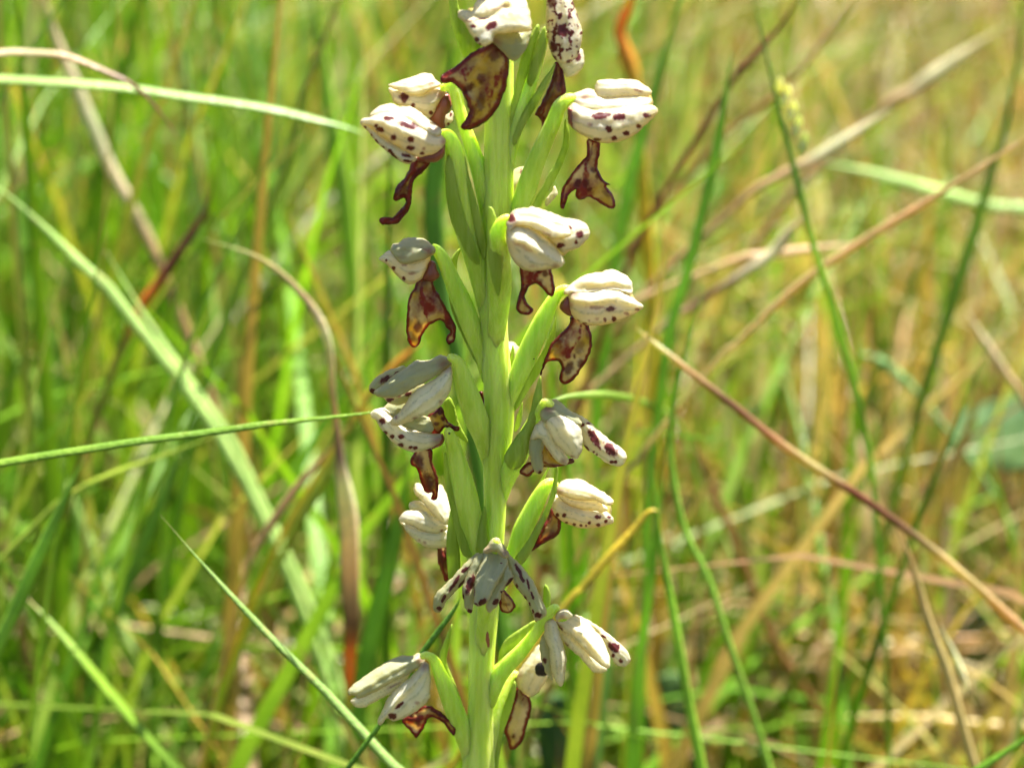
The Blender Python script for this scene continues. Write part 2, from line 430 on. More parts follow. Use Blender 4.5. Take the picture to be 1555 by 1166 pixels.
# --- flower A: top, large brown lip
F = flower('topmost flower, large yellow and brown lip')
P_(F, 'sepal', 'Z1', [(1200, 250), (1330, 235), (1430, 245), (1550, 225), (1588, 250), (1560, 360), (1520, 430), (1450, 485), (1390, 440), (1310, 360), (1230, 310)], -1.2, 10, PETAL_SHADE, tint=[(1300, 340, 60)])
P_(F, 'dorsal_sepal', 'Z1', [(1010, 115), (1020, 85), (1060, 78), (1120, 90), (1140, 40), (1200, -40), (1300, -95), (1430, -85), (1530, -20), (1575, 80), (1590, 160), (1580, 245), (1430, 262), (1310, 275), (1290, 330), (1230, 365), (1170, 350), (1130, 300), (1070, 190), (1020, 150)], -1.8, 24,
   spots=[(1275, 205, 45, 28, -25), (1160, 315, 20, 20), (1330, 60, 85, 16, -15, .4), (1215, 150, 60, 9, -8, .8), (1110, 165, 50, 9, 0, .6), (1180, 355, 14, 14), (1130, 210, 22, 12)],
   ridges=[([(1100, 130), (1240, 140), (1400, 60)], -6, 5)], step=2)
back_shell(F, 'Z1', [(1060, 85), (1140, 40), (1300, -95), (1530, -20), (1588, 200), (1450, 470), (1230, 360)], -1.0)
P_(F, 'lip', 'Z1', [(1290, 335), (1200, 375), (1100, 430), (1000, 520), (900, 580), (870, 620), (895, 660), (960, 655), (1020, 700), (1055, 745), (1085, 830), (1100, 870), (1080, 930), (1035, 1000), (1065, 1024), (1130, 1020), (1220, 970), (1300, 890), (1370, 760), (1402, 640), (1418, 480), (1392, 420), (1345, 365)], -1.0, 9, LIP,
   spots=[(1195, 620, 30, 38), (1090, 700, 58, 28, -38), (1195, 800, 30, 75, 10, .8), (1300, 440, 40, 45, 0, .7), (1110, 510, 40, 55, 20, .35), (1120, 900, 35, 70, 10, .6)],
   tint=[(1300, 380, 70)], edge_w=9, step=2, tilt=(0.25, 0), ridges=[([(1320, 420), (1260, 650), (1180, 950)], 4, 8)])
P_(F, 'bract', 'Z1', [(930, -120), (940, 0), (960, 180), (1000, 310), (1060, 455), (1150, 440), (1200, 330), (1120, 200), (1030, 80), (1005, -20), (980, -120)], 2.0, 6, BRACT, tilt=(0.15, 0))
tube('ovary', [(806, -60, 0.5, 9), (790, -110, 1, 12), (776, -80, 1.5, 14), (768, 20, 1.5, 14)], OVARY, F, ridges=6, twist=4)

# --- flower B: behind, upper left
F = flower()
P_(F, 'lateral_sepal', 'Z1', [(468, 690), (600, 725), (720, 735), (800, 705), (900, 685), (925, 730), (875, 800), (835, 870), (790, 928), (720, 890), (640, 850), (560, 835), (510, 805)], 1.6, 14,
   spots=[(585, 765, 32, 38), (660, 830, 18, 22), (800, 890, 14, 16)], tint=[(880, 750, 40)], step=2)
P_(F, 'dorsal_sepal', 'Z1', [(466, 682), (490, 658), (620, 620), (740, 578), (802, 582), (842, 630), (880, 672), (800, 712), (720, 748), (640, 742), (540, 715)], 1.3, 10, tint=[(805, 660, 30)], step=2.2)
back_shell(F, 'Z1', [(480, 680), (740, 590), (900, 690), (790, 910), (510, 800)], 2.0)
P_(F, 'spur', 'Z1', [(850, 800), (890, 750), (930, 738), (955, 780), (962, 850), (932, 890), (912, 925), (905, 1012), (850, 1000), (785, 930), (825, 870)], 1.9, 12, SPUR, solid=True)
P_(F, 'sepal', 'Z1', [(905, 925), (940, 890), (965, 870), (978, 920), (960, 970), (925, 1000), (905, 1000)], 3.6, 4, spots=[(940, 975, 12, 12), (955, 900, 10, 14)], step=2)
tube('ovary', [(672, 134, 1.2, 6), (682, 132, 1.2, 8.5), (691, 139, 1.1, 10), (698, 168, 1.0, 10), (708, 200, 1.0, 11), (719, 232, 1.0, 13), (731, 270, 1.0, 15), (744, 330, 1.3, 16)], OVARY, F, ridges=6, twist=3)

# --- flower C: left, spotted, long twisted lip
F = flower()
P_(F, 'petal', 'Z3', [(148, 205), (200, 195), (280, 262), (380, 330), (470, 380), (575, 440), (585, 482), (520, 512), (440, 484), (340, 412), (250, 322), (190, 245)], -2.6, 9,
   spots=[(270, 345, 12, 26, -35), (312, 387, 14, 14), (380, 418, 26, 12, 40), (412, 460, 28, 11, 35), (500, 450, 42, 13, 15), (512, 492, 26, 12, 10), (225, 287, 11, 11), (178, 228, 13, 13)], step=1.8)
P_(F, 'lateral_sepal', 'Z3', [(140, 190), (160, 155), (215, 148), (250, 130), (330, 105), (450, 120), (560, 165), (680, 230), (760, 275), (806, 320), (802, 370), (740, 425), (660, 455), (570, 452), (470, 398), (380, 345), (290, 280), (220, 220), (165, 215)], -2.9, 20,
   spots=[(365, 155, 38, 21, -5), (520, 207, 78, 26, 10), (405, 305, 21, 23), (537, 322, 27, 23), (535, 390, 30, 18), (265, 212, 16, 14), (300, 245, 36, 20, 20), (630, 432, 18, 12), (640, 395, 14, 14, 0, .5)], tint=[(800, 340, 30)],
   ridges=[([(250, 170), (450, 250), (720, 350)], 3, 9)], step=1.9)
P_(F, 'dorsal_sepal', 'Z3', [(215, 145), (232, 105), (270, 72), (320, 48), (380, 38), (440, 58), (520, 62), (600, 95), (680, 165), (745, 208), (785, 250), (745, 300), (640, 262), (520, 195), (400, 150), (290, 142)], -2.4, 13, tint=[(725, 222, 40)], ridges=[([(400, 70), (560, 110), (720, 230)], -4, 5)])
back_shell(F, 'Z3', [(160, 180), (380, 45), (600, 100), (790, 300), (660, 440), (500, 500), (250, 310)], -2.0)
P_(F, 'spur', 'Z3', [(560, 470), (620, 440), (700, 430), (770, 390), (800, 345), (814, 390), (802, 450), (770, 482), (710, 502), (640, 500), (590, 495)], -2.7, 15, SPUR, solid=True)
P_(F, 'lip', 'Z3', [(560, 470), (540, 500), (520, 560), (490, 620), (440, 670), (410, 730), (393, 780), (410, 802), (450, 800), (482, 785), (495, 808), (480, 842), (440, 892), (400, 930), (350, 930), (298, 942), (292, 967), (320, 992), (380, 992), (440, 972), (500, 912), (532, 850), (548, 780), (552, 680), (572, 630), (622, 590), (672, 540), (690, 490), (620, 470)], -2.0, 5, LIP,
   spots=[(470, 720, 45, 60, 30, .9), (600, 580, 60, 22, -38, .9), (480, 900, 30, 50, 30, .7), (385, 945, 18, 12, 0, .7)], edge_w=8, step=2)
tube('ovary', [(672, 203, -2.0, 8), (681, 209, -1.8, 12), (689, 228, -1.2, 14), (693, 258, -0.8, 17), (699, 300, -0.4, 20), (710, 350, 0, 21), (724, 400, 0.5, 19), (740, 470, 1.1, 16)], OVARY, F, ridges=6, twist=3)
P_(F, 'bract', None, [(683, 232), (676, 250), (677, 290), (681, 320), (688, 345), (698, 365), (712, 392), (728, 402), (722, 370), (706, 330), (694, 280), (689, 245)], -1.7, 4, BRACT, tilt=(0.1, 0), spots=[(681, 243, 3, 4)])
P_(F, 'bract', None, [(706, 236), (711, 262), (722, 300), (733, 340), (738, 372), (736, 395), (728, 380), (718, 345), (709, 300), (704, 262)], -0.9, 3, BRACT, tilt=(0.2, 0))

# --- flower D: upper right, spotted
F = flower()
P_(F, 'sepal', 'Z4', [(952, 50), (985, 10), (1100, 3), (1260, 8), (1340, 48), (1398, 97), (1390, 130), (1330, 150), (1200, 150), (1080, 155), (970, 150), (950, 100)], -0.2, 10, spots=[(1285, 90, 40, 12, 20, .6)])
P_(F, 'dorsal_sepal', 'Z4', [(765, 140), (800, 112), (880, 78), (950, 88), (985, 132), (1100, 130), (1250, 118), (1370, 140), (1402, 190), (1320, 250), (1100, 262), (950, 268), (850, 250), (785, 200)], -0.9, 12, tint=[(870, 150, 45)], ridges=[([(860, 160), (1000, 165), (1300, 170)], -3, 5)])
P_(F, 'lateral_sepal', 'Z4', [(742, 220), (785, 185), (860, 215), (950, 232), (1100, 222), (1280, 200), (1400, 205), (1443, 240), (1437, 280), (1380, 342), (1270, 432), (1150, 492), (1030, 508), (930, 482), (850, 442), (780, 392), (740, 310)], -1.6, 22,
   spots=[(1000, 290, 65, 24, -5), (1145, 297, 48, 32), (1355, 290, 32, 20), (1060, 395, 24, 24), (1195, 427, 24, 16), (1100, 466, 22, 16), (970, 477, 32, 15), (910, 360, 20, 20, 0, .5), (1295, 372, 17, 17), (1170, 360, 10, 10, 0, .4)], tint=[(760, 300, 60)], step=1.9)
back_shell(F, 'Z4', [(770, 180), (960, 70), (1370, 60), (1430, 260), (1150, 480), (930, 470), (760, 360)], -0.5)
P_(F, 'spur', 'Z4', [(738, 230), (775, 235), (805, 320), (830, 400), (850, 436), (790, 402), (745, 352), (733, 290)], -1.9, 8, SPUR, solid=True)
P_(F, 'lip', 'Z4', [(885, 480), (888, 600), (840, 650), (770, 740), (710, 830), (680, 920), (678, 1010), (710, 1018), (730, 962), (742, 912), (785, 880), (800, 872), (795, 920), (820, 946), (860, 948), (900, 930), (960, 960), (1020, 1000), (1080, 1022), (1112, 1010), (1110, 960), (1080, 892), (1042, 842), (1072, 832), (1030, 808), (992, 750), (970, 680), (988, 600), (992, 500), (940, 480)], -1.0, 5, LIP,
   spots=[(880, 825, 28, 38), (815, 820, 22, 38, 30), (940, 715, 22, 22), (970, 765, 16, 24), (910, 868, 14, 22, 60), (1040, 900, 20, 40, -40, .5), (900, 620, 14, 80, 20, .6)], edge_w=5, step=1.9)
tube('ovary', [(872, 148, -0.9, 6), (862, 151, -0.9, 9), (850, 162, -0.7, 11.5), (841, 184, -0.4, 12.5), (829, 211, 0, 14), (814, 245, 0.3, 16), (800, 284, 0.7, 17), (786, 320, 1.0, 15), (770, 365, 1.4, 14)], OVARY, F, ridges=6, twist=3)
P_(F, 'bract', 'Z4', [(715, 315), (745, 400), (752, 480), (738, 560), (700, 670), (640, 790), (570, 910), (520, 1010), (450, 1010), (560, 800), (650, 640), (700, 500), (705, 400)], 0.6, 3, BRACT, spots=[(718, 500, 14, 60, 10, .5)])
P_(F, 'petal', 'Z4', [(610, 880), (635, 840), (660, 900), (630, 940), (570, 1010), (560, 960)], 4.0, 2)

# --- flower E: top right, mottled bud-like hood
F = flower('mottled grey and cream flower')
P_(F, 'petal', 'Z2', [(490, 460), (560, 470), (640, 400), (682, 383), (707, 420), (707, 510), (670, 572), (610, 607), (570, 602), (525, 520)], 2.2, 8, spots=[(660, 450, 26, 32)], step=2)
P_(F, 'lateral_sepal', 'Z2', [(425, -60), (412, 60), (410, 160), (415, 280), (438, 380), (488, 472), (560, 504), (622, 482), (672, 420), (694, 330), (690, 230), (662, 130), (622, 20), (590, -60), (500, -100)], 1.6, 20, mottle=1.0, step=1.9, spots=[(460, 20, 35, 45, 0, .7), (470, 370, 30, 45, -20), (540, 250, 45, 45)])
back_shell(F, 'Z2', [(430, -60), (412, 280), (490, 470), (670, 420), (690, 230), (590, -60)], 2.3)
P_(F, 'lip', 'Z2', [(480, 490), (530, 505), (555, 600), (566, 700), (560, 745), (520, 805), (470, 880), (440, 960), (392, 1050), (368, 1035), (375, 962), (342, 912), (325, 900), (380, 790), (430, 680), (465, 580)], 2.6, 6, LIP, tint=[(520, 640, 120), (460, 780, 110), (400, 980, 110)], edge_w=8, spots=[(520, 650, 18, 110, 10)])
tube('ovary', [(829, 52, 1.8, 7), (822, 66, 1.8, 10), (814, 95, 1.6, 12), (802, 130, 1.5, 14), (788, 168, 1.3, 16), (774, 215, 1.2, 16), (764, 270, 1.1, 15)], OVARY, F, ridges=6, twist=3)
P_(F, 'bract', 'Z2', [(345, 192), (360, 250), (320, 380), (270, 560), (220, 720), (170, 900), (120, 1060), (90, 1000), (150, 760), (190, 560), (230, 400), (285, 280)], 0.6, 5, BRACT, tilt=(0.1, 0))
P_(F, 'bract', 'Z2', [(400, 208), (412, 300), (400, 420), (350, 560), (300, 680), (260, 640), (300, 450), (345, 300)], 0.2, 4, BRACT, spots=[(370, 400, 8, 16)])
P_(F, 'bract', 'Z2', [(485, 498), (460, 590), (410, 700), (340, 830), (250, 980), (170, 1140), (130, 1100), (230, 880), (340, 700), (430, 570)], 0.4, 4, BRACT)

# --- flower F: in front of the stem, upper right
F = flower()
P_(F, 'sepal', 'Z6', [(640, 150), (700, 152), (780, 166), (870, 198), (908, 250), (902, 312), (850, 372), (760, 422), (690, 434), (640, 385), (580, 320), (620, 220)], -5.6, 13, spots=[(825, 290, 30, 27), (680, 380, 30, 20, -10), (750, 235, 18, 12, 30), (802, 350, 12, 16)], step=1.9)
P_(F, 'dorsal_sepal', 'Z6', [(255, 215), (268, 150), (320, 95), (390, 82), (470, 74), (540, 94), (640, 130), (710, 168), (748, 230), (762, 288), (740, 312), (680, 325), (600, 318), (520, 275), (420, 235), (340, 225), (280, 265)], -6.4, 15, spots=[(290, 165, 36, 38), (570, 285, 40, 10, 25, .35)], tint=[(290, 165, 60)], ridges=[([(350, 140), (500, 160), (700, 240)], -4, 6)], step=2.1)
P_(F, 'lateral_sepal', 'Z6', [(254, 250), (290, 236), (350, 215), (440, 236), (540, 296), (622, 366), (684, 450), (712, 502), (692, 542), (640, 558), (540, 572), (440, 582), (370, 562), (310, 502), (268, 400), (250, 310)], -6.6, 20, spots=[(385, 385, 70, 20, 25, .45), (460, 545, 35, 12, 0, .35)], ridges=[([(320, 330), (450, 380), (660, 510)], 5, 8)], tint=[(640, 545, 30)])
back_shell(F, 'Z6', [(265, 180), (470, 80), (860, 200), (890, 310), (680, 500), (440, 570), (270, 400)], -5.2, -18)
P_(F, 'lip', 'Z6', [(365, 540), (364, 620), (368, 700), (340, 800), (332, 880), (368, 914), (420, 928), (462, 900), (456, 870), (420, 832), (400, 780), (420, 730), (450, 692), (490, 680), (530, 710), (570, 760), (610, 778), (634, 740), (632, 680), (612, 600), (595, 540), (480, 545)], -5.2, 5, LIP,
   spots=[(560, 600, 22, 28), (510, 580, 20, 16), (520, 655, 20, 18, 0, .6)], edge_w=5.5, step=2)
tube('ovary', [(771, 330, -6.0, 6), (762, 338, -5.8, 9), (755, 360, -4.6, 14), (757, 395, -3.2, 19), (759, 430, -2.0, 20), (757, 470, -0.8, 18), (752, 520, 0.5, 15), (752, 590, 2.0, 11)], OVARY, F, ridges=6, twist=3)
P_(F, 'bract', None, [(741, 318), (748, 316), (754, 330), (762, 360), (764, 390), (762, 420), (757, 450), (748, 430), (742, 400), (740, 360)], -4.6, 4, BRACT)

# --- flower G: right, broad pale hood and two-lobed lip
F = flower()
P_(F, 'dorsal_sepal', 'Z7', [(700, 215), (740, 178), (820, 120), (900, 80), (990, 68), (1072, 44), (1142, 63), (1202, 98), (1244, 150), (1242, 242), (1190, 240), (1100, 220), (980, 235), (860, 245), (780, 240), (720, 245)], -0.6, 14, ridges=[([(800, 200), (960, 190), (1100, 180), (1220, 200)], -4, 5)])
P_(F, 'lateral_sepal', 'Z7', [(742, 240), (790, 214), (900, 214), (1020, 200), (1130, 210), (1230, 255), (1300, 308), (1333, 350), (1290, 382), (1230, 412), (1150, 452), (1050, 482), (950, 492), (870, 482), (800, 442), (768, 400), (744, 330)], -1.2, 21,
   spots=[(960, 347, 62, 18, 0, .5), (1070, 357, 42, 22, -10, .8), (1100, 437, 20, 20), (870, 472, 18, 9), (1030, 442, 12, 17, 0, .7), (970, 435, 16, 14, 0, .4), (1200, 395, 22, 15, 0, .6), (820, 455, 12, 10), (1285, 362, 24, 14, 20, .6), (905, 450, 10, 12, 0, .5)],
   tint=[(795, 238, 35), (752, 330, 30)], ridges=[([(800, 290), (960, 290), (1140, 260), (1280, 330)], 4, 6)], step=1.9)
back_shell(F, 'Z7', [(750, 230), (900, 90), (1140, 70), (1310, 340), (1050, 470), (870, 470), (760, 380)], -0.2)
P_(F, 'spur', 'Z7', [(698, 290), (735, 255), (765, 300), (780, 380), (775, 420), (720, 402), (673, 352), (680, 310)], -1.1, 10, SPUR, solid=True)
P_(F, 'lip', 'Z7', [(765, 415), (740, 490), (690, 540), (640, 590), (600, 640), (578, 700), (552, 752), (530, 830), (518, 872), (530, 882), (545, 830), (575, 778), (640, 772), (672, 782), (690, 830), (668, 890), (670, 922), (700, 947), (740, 947), (790, 912), (840, 842), (890, 762), (920, 682), (928, 620), (917, 540), (895, 480), (830, 430)], -0.4, 8, LIP,
   spots=[(745, 820, 32, 46, 20), (830, 660, 34, 54, 10, .6), (790, 730, 12, 17), (840, 790, 26, 32, 30), (660, 600, 40, 90, 45, .5), (900, 560, 20, 70, -15, .6)], edge_w=5, step=1.9, ridges=[([(790, 470), (760, 600), (640, 740)], 4, 5), ([(800, 480), (850, 620), (780, 880)], 3, 6)])
tube('ovary', [(863, 438, -0.7, 6), (855, 440, -0.7, 8), (845, 448, -0.6, 9.5), (834, 466, -0.4, 12), (824, 487, -0.2, 15.5), (811, 516, 0.2, 18), (797, 547, 0.6, 18), (784, 578, 0.9, 15.5), (770, 610, 1.2, 14), (758, 650, 1.6, 12)], OVARY, F, ridges=6, twist=3)
P_(F, 'bract', 'Z7', [(645, 420), (640, 560), (590, 720), (520, 860), (440, 980), (350, 1130), (300, 1160), (330, 1040), (430, 860), (540, 680), (610, 520)], 1.0, 3, BRACT)

# --- flower H: left, nodding hood, fork-tailed lip
F = flower()
P_(F, 'lateral_sepal', 'Z5', [(186, 320), (230, 280), (275, 255), (330, 260), (420, 290), (520, 290), (610, 270), (590, 330), (562, 400), (532, 470), (482, 512), (430, 530), (370, 502), (300, 432), (250, 372), (200, 347)], -0.9, 17,
   spots=[(380, 480, 12, 18, -30), (450, 440, 34, 13, -10, .5), (300, 400, 17, 13, 30), (385, 377, 24, 9, 0, .6), (240, 340, 10, 8, 30)], step=1.9)
P_(F, 'dorsal_sepal', 'Z5', [(275, 250), (300, 205), (340, 198), (380, 168), (450, 156), (530, 168), (592, 208), (632, 250), (612, 295), (560, 325), (480, 350), (400, 370), (340, 350), (290, 295)], -1.6, 17, PETAL_SHADE, spots=[(360, 315, 36, 16, 0, .35), (560, 260, 50, 8, 25, .5), (420, 265, 60, 8, 20, .25)], tint=[(580, 270, 40)], ridges=[([(330, 240), (460, 250), (590, 280)], 3, 6)])
back_shell(F, 'Z5', [(210, 320), (340, 205), (530, 175), (620, 270), (530, 460), (430, 515), (270, 390)], -0.6)
P_(F, 'spur', 'Z5', [(560, 400), (585, 340), (622, 355), (652, 430), (664, 460), (642, 492), (600, 508), (555, 500), (520, 490)], -1.0, 12, SPUR, solid=True)
P_(F, 'lip', 'Z5', [(470, 515), (510, 485), (595, 480), (620, 540), (650, 600), (690, 670), (720, 730), (762, 800), (788, 860), (788, 930), (770, 982), (728, 1002), (712, 962), (720, 930), (742, 900), (715, 868), (690, 818), (650, 814), (600, 840), (560, 872), (530, 922), (510, 982), (480, 1022), (440, 1018), (414, 982), (398, 880), (404, 750), (414, 640), (440, 590), (460, 555)], -0.6, 8, LIP,
   spots=[(490, 860, 34, 38), (480, 720, 34, 100, 0, .35), (640, 640, 40, 90, -30, .55), (745, 850, 25, 60, -15, .7), (480, 560, 40, 40, 0, .8)], tint=[(530, 510, 60)], edge_w=4.5, step=1.9, ridges=[([(560, 510), (580, 650), (690, 790)], 4, 6)])
tube('ovary', [(658, 376, -1.0, 7), (665, 382, -1.0, 9), (674, 396, -0.8, 11), (683, 417, -0.5, 13), (693, 440, -0.2, 15.5), (704, 465, 0.2, 17.5), (717, 500, 0.6, 17.5), (730, 533, 1.0, 15), (742, 575, 1.5, 13)], OVARY, F, ridges=6, twist=3)
P_(F, 'bract', 'Z5', [(740, 350), (780, 282), (822, 243), (834, 252), (806, 330), (802, 460), (830, 560), (800, 600), (760, 450)], 1.6, 3, BRACT, spots=[(826, 252, 12, 10)])
P_(F, 'bract', 'Z5', [(740, 580), (770, 690), (830, 830), (890, 970), (950, 1110), (1000, 1200), (930, 1120), (850, 960), (780, 800), (740, 680)], 0.6, 3, BRACT)

# --- flower I: left, wide open hood, crumpled lip
F = flower('gaping flower, crumpled dark lip')
P_(F, 'petal', 'Z8', [(158, 380), (163, 340), (200, 288), (270, 238), (350, 203), (440, 185), (420, 240), (340, 310), (270, 365), (215, 405), (185, 405)], -1.6, 7, PETAL_SHADE, spots=[(285, 290, 48, 24, -35), (375, 240, 22, 10, -30), (187, 382, 22, 18)], step=1.9)
P_(F, 'petal', 'Z8', [(270, 440), (340, 415), (420, 385), (520, 340), (600, 330), (540, 420), (460, 470), (400, 490), (330, 480)], -1.0, 4, PETAL_SHADE, spots=[(320, 450, 28, 18, -20), (390, 410, 24, 20), (465, 405, 26, 13, -20)])
P_(F, 'dorsal_sepal', 'Z8', [(200, 380), (280, 318), (380, 238), (460, 188), (530, 138), (600, 142), (660, 128), (720, 98), (795, 128), (806, 180), (742, 230), (640, 295), (540, 345), (440, 402), (350, 436), (250, 432), (208, 412)], -2.2, 13, PETAL_SHADE, tint=[(745, 175, 55)], ridges=[([(260, 380), (480, 270), (700, 190)], 4, 7)])
P_(F, 'sepal', 'Z8', [(280, 500), (340, 458), (440, 430), (500, 460), (520, 540), (640, 600), (660, 700), (560, 720), (420, 670), (330, 640), (250, 570)], -0.9, 9, PETAL_SHADE)
P_(F, 'sepal', 'Z8', [(163, 560), (220, 518), (300, 520), (380, 600), (440, 655), (540, 690), (650, 715), (735, 725), (728, 782), (640, 832), (560, 857), (500, 862), (420, 832), (330, 772), (260, 692), (220, 622), (180, 592)], -1.6, 16,
   spots=[(265, 620, 24, 27), (415, 740, 30, 19), (340, 740, 17, 15), (285, 710, 17, 13), (410, 805, 20, 15), (518, 830, 20, 16), (485, 825, 12, 12)], step=1.9, tint=[(700, 770, 60)])
P_(F, 'lateral_sepal', 'Z8', [(804, 190), (812, 300), (792, 392), (742, 472), (690, 524), (620, 564), (520, 604), (430, 644), (370, 656), (325, 642), (340, 600), (400, 540), (450, 470), (500, 400), (580, 340), (680, 278), (750, 220)], -2.8, 17, spots=[(372, 590, 16, 18, 0, .6), (720, 470, 16, 16, 0, .5), (520, 595, 20, 12, 0, .5)], ridges=[([(420, 600), (540, 500), (700, 390), (780, 260)], 5, 5)], tint=[(775, 195, 45)])
P_(F, 'spur', 'Z8', [(640, 815), (700, 770), (735, 715), (752, 760), (742, 792), (700, 824), (650, 840)], -1.6, 9, SPUR, solid=True)
P_(F, 'lip', 'Z8', [(612, 580), (660, 548), (720, 505), (745, 540), (765, 600), (820, 648), (868, 660), (862, 692), (800, 692), (750, 672), (722, 712), (690, 738), (652, 722), (635, 660)], -0.6, 5, LIP, spots=[(675, 570, 20, 20), (740, 600, 18, 18), (690, 640, 22, 14), (720, 540, 26, 28), (800, 670, 50, 10, 15)], edge_w=4, step=1.9)
P_(F, 'lip_lobe', 'W2', [(380, 10), (490, 5), (502, 60), (504, 120), (545, 240), (545, 380), (522, 411), (492, 402), (500, 352), (460, 358), (428, 320), (398, 240), (378, 160), (333, 132), (333, 80)], -1.0, 6, LIP, spots=[(450, 270, 55, 70), (400, 130, 30, 60, 0, .8), (510, 260, 12, 14)], tint=[(370, 90, 60), (460, 320, 70)], step=2, edge_w=5, wob=1.6)
tube('ovary', [(683, 542, -2.2, 6), (692, 547, -2.0, 9), (699, 559, -1.6, 12), (704, 578, -1.2, 16), (712, 603, -0.8, 20), (723, 636, -0.2, 21), (733, 665, 0.5, 17), (744, 705, 1.4, 13)], OVARY, F, ridges=6, twist=3)
P_(F, 'bract', 'Z8', [(740, 480), (790, 430), (830, 500), (870, 640), (940, 780), (880, 760), (800, 690), (750, 580)], 1.4, 3, BRACT)

# --- flower K: behind the stem on the left, white
F = flower()
P_(F, 'petal', 'W2', [(312, 462), (330, 422), (400, 418), (450, 455), (540, 530), (610, 590), (560, 600), (480, 560), (400, 510), (340, 495)], 4.4, 6)
P_(F, 'dorsal_sepal', 'W2', [(352, 310), (378, 272), (430, 285), (500, 320), (560, 285), (602, 338), (642, 440), (656, 500), (625, 600), (560, 580), (490, 505), (420, 425), (368, 362)], 3.8, 14)
P_(F, 'lateral_sepal', 'W2', [(240, 570), (300, 600), (420, 630), (560, 640), (625, 610), (622, 765), (560, 790), (490, 785), (420, 762), (350, 712), (285, 640)], 3.6, 15, spots=[(400, 725, 12, 12, 0, .6), (440, 745, 12, 12, 0, .5)])
P_(F, 'sepal', 'W2', [(232, 560), (270, 508), (340, 488), (420, 488), (500, 538), (605, 605), (618, 640), (572, 668), (500, 674), (420, 655), (330, 608), (250, 585)], 3.2, 11, spots=[(572, 650, 12, 10)])
P_(F, 'lip', 'W2', [(550, 780), (610, 765), (650, 850), (640, 1000), (605, 1055), (570, 965), (542, 880)], 4.2, 7, LIP, tint=[(590, 880, 130)], edge_w=6)
tube('ovary', [(681, 654, -2.4, 7.5), (684, 664, -2.2, 10), (690, 682, -1.6, 13), (698, 715, -1.0, 18), (707, 755, -0.4, 22), (716, 800, 0.2, 22), (724, 850, 0.7, 18), (731, 905, 1.2, 16)], OVARY, F, ridges=6, twist=3)
P_(F, 'bract', 'W2', [(600, 30), (620, 60), (665, 165), (720, 300), (740, 440), (760, 600), (780, 760), (820, 860), (740, 840), (690, 700), (650, 520), (610, 330), (590, 160)], -0.7, 4, BRACT)
P_(F, 'bract', 'W2', [(640, 500), (668, 510), (690, 640), (715, 800), (720, 980), (690, 1100), (640, 1080), (615, 900), (612, 700)], 1.0, 5, BRACT)
P_(F, 'bract', None, [(735, 768), (739, 780), (739, 800), (741, 825), (738, 840), (724, 838), (722, 820), (728, 795)], -0.8, 3, BRACT)

# --- flower L: right of the stem, open, one spotted petal swept out
F = flower('open flower, one spotted petal swept sideways')
P_(F, 'petal', 'W1', [(810, 362), (870, 388), (930, 438), (1000, 498), (1080, 568), (1150, 618), (1198, 670), (1192, 732), (1140, 768), (1060, 748), (980, 692), (900, 642), (862, 600), (845, 520), (815, 430)], -3.0, 10, spots=[(945, 545, 26, 78, -28), (1075, 635, 34, 64, -38), (850, 440, 20, 16), (900, 430, 17, 10), (1080, 732, 17, 14), (885, 622, 9, 30, -40), (1112, 732, 14, 14), (940, 655, 9, 9), (965, 675, 9, 9)], step=1.8)
P_(F, 'lip', 'W1', [(530, 560), (600, 630), (650, 690), (700, 730), (750, 706), (792, 718), (772, 748), (700, 764), (630, 775), (540, 768), (530, 680)], -3.2, 5, LIP, spots=[(590, 760, 60, 12)], tint=[(770, 730, 40)], edge_w=3)
P_(F, 'lip_lobe', 'W1', [(358, 802), (420, 735), (480, 740), (480, 800), (432, 848), (390, 838)], -3.0, 4, LIP, edge_w=5)
P_(F, 'sepal', 'W1', [(438, 560), (480, 500), (540, 480), (552, 560), (542, 640), (537, 700), (548, 760), (522, 824), (480, 814), (450, 742), (433, 640)], -4.2, 9, PETAL_SHADE, spots=[(520, 815, 22, 16)])
P_(F, 'petal', 'W1', [(440, 545), (480, 450), (550, 392), (600, 460), (650, 590), (700, 640), (742, 710), (722, 754), (680, 744), (630, 704), (590, 645), (550, 592), (520, 545), (470, 560)], -4.6, 9, tint=[(700, 730, 30)])
P_(F, 'dorsal_sepal', 'W1', [(520, 380), (535, 310), (580, 268), (625, 238), (682, 263), (742, 318), (822, 364), (850, 440), (790, 440), (700, 400), (610, 400), (560, 430)], -4.6, 10, PETAL_SHADE, tint=[(585, 320, 45)])
P_(F, 'lateral_sepal', 'W1', [(552, 400), (600, 372), (690, 360), (762, 388), (832, 438), (858, 520), (858, 600), (832, 682), (790, 712), (740, 685), (690, 635), (640, 590), (600, 520), (570, 455)], -5.2, 18, ridges=[([(640, 420), (740, 530), (800, 680)], 3, 7)], spots=[(770, 690, 20, 9, 0, .4)])
tube('ovary', [(838, 614, -4.6, 6), (828, 612, -4.2, 8), (817, 628, -3.2, 10), (806, 650, -2.2, 13), (794, 676, -1.2, 17), (782, 700, -0.4, 18), (768, 728, 0.6, 16), (757, 765, 1.5, 12)], OVARY, F, ridges=6, twist=3)
P_(F, 'bract', 'W1', [(520, 55), (534, 150), (534, 280), (500, 390), (440, 560), (428, 640), (400, 725), (350, 785), (290, 792), (248, 745), (240, 680), (330, 532), (400, 440), (440, 340), (470, 200)], -3.4, 9, BRACT, spots=[(522, 70, 10, 14, 0, .6)])

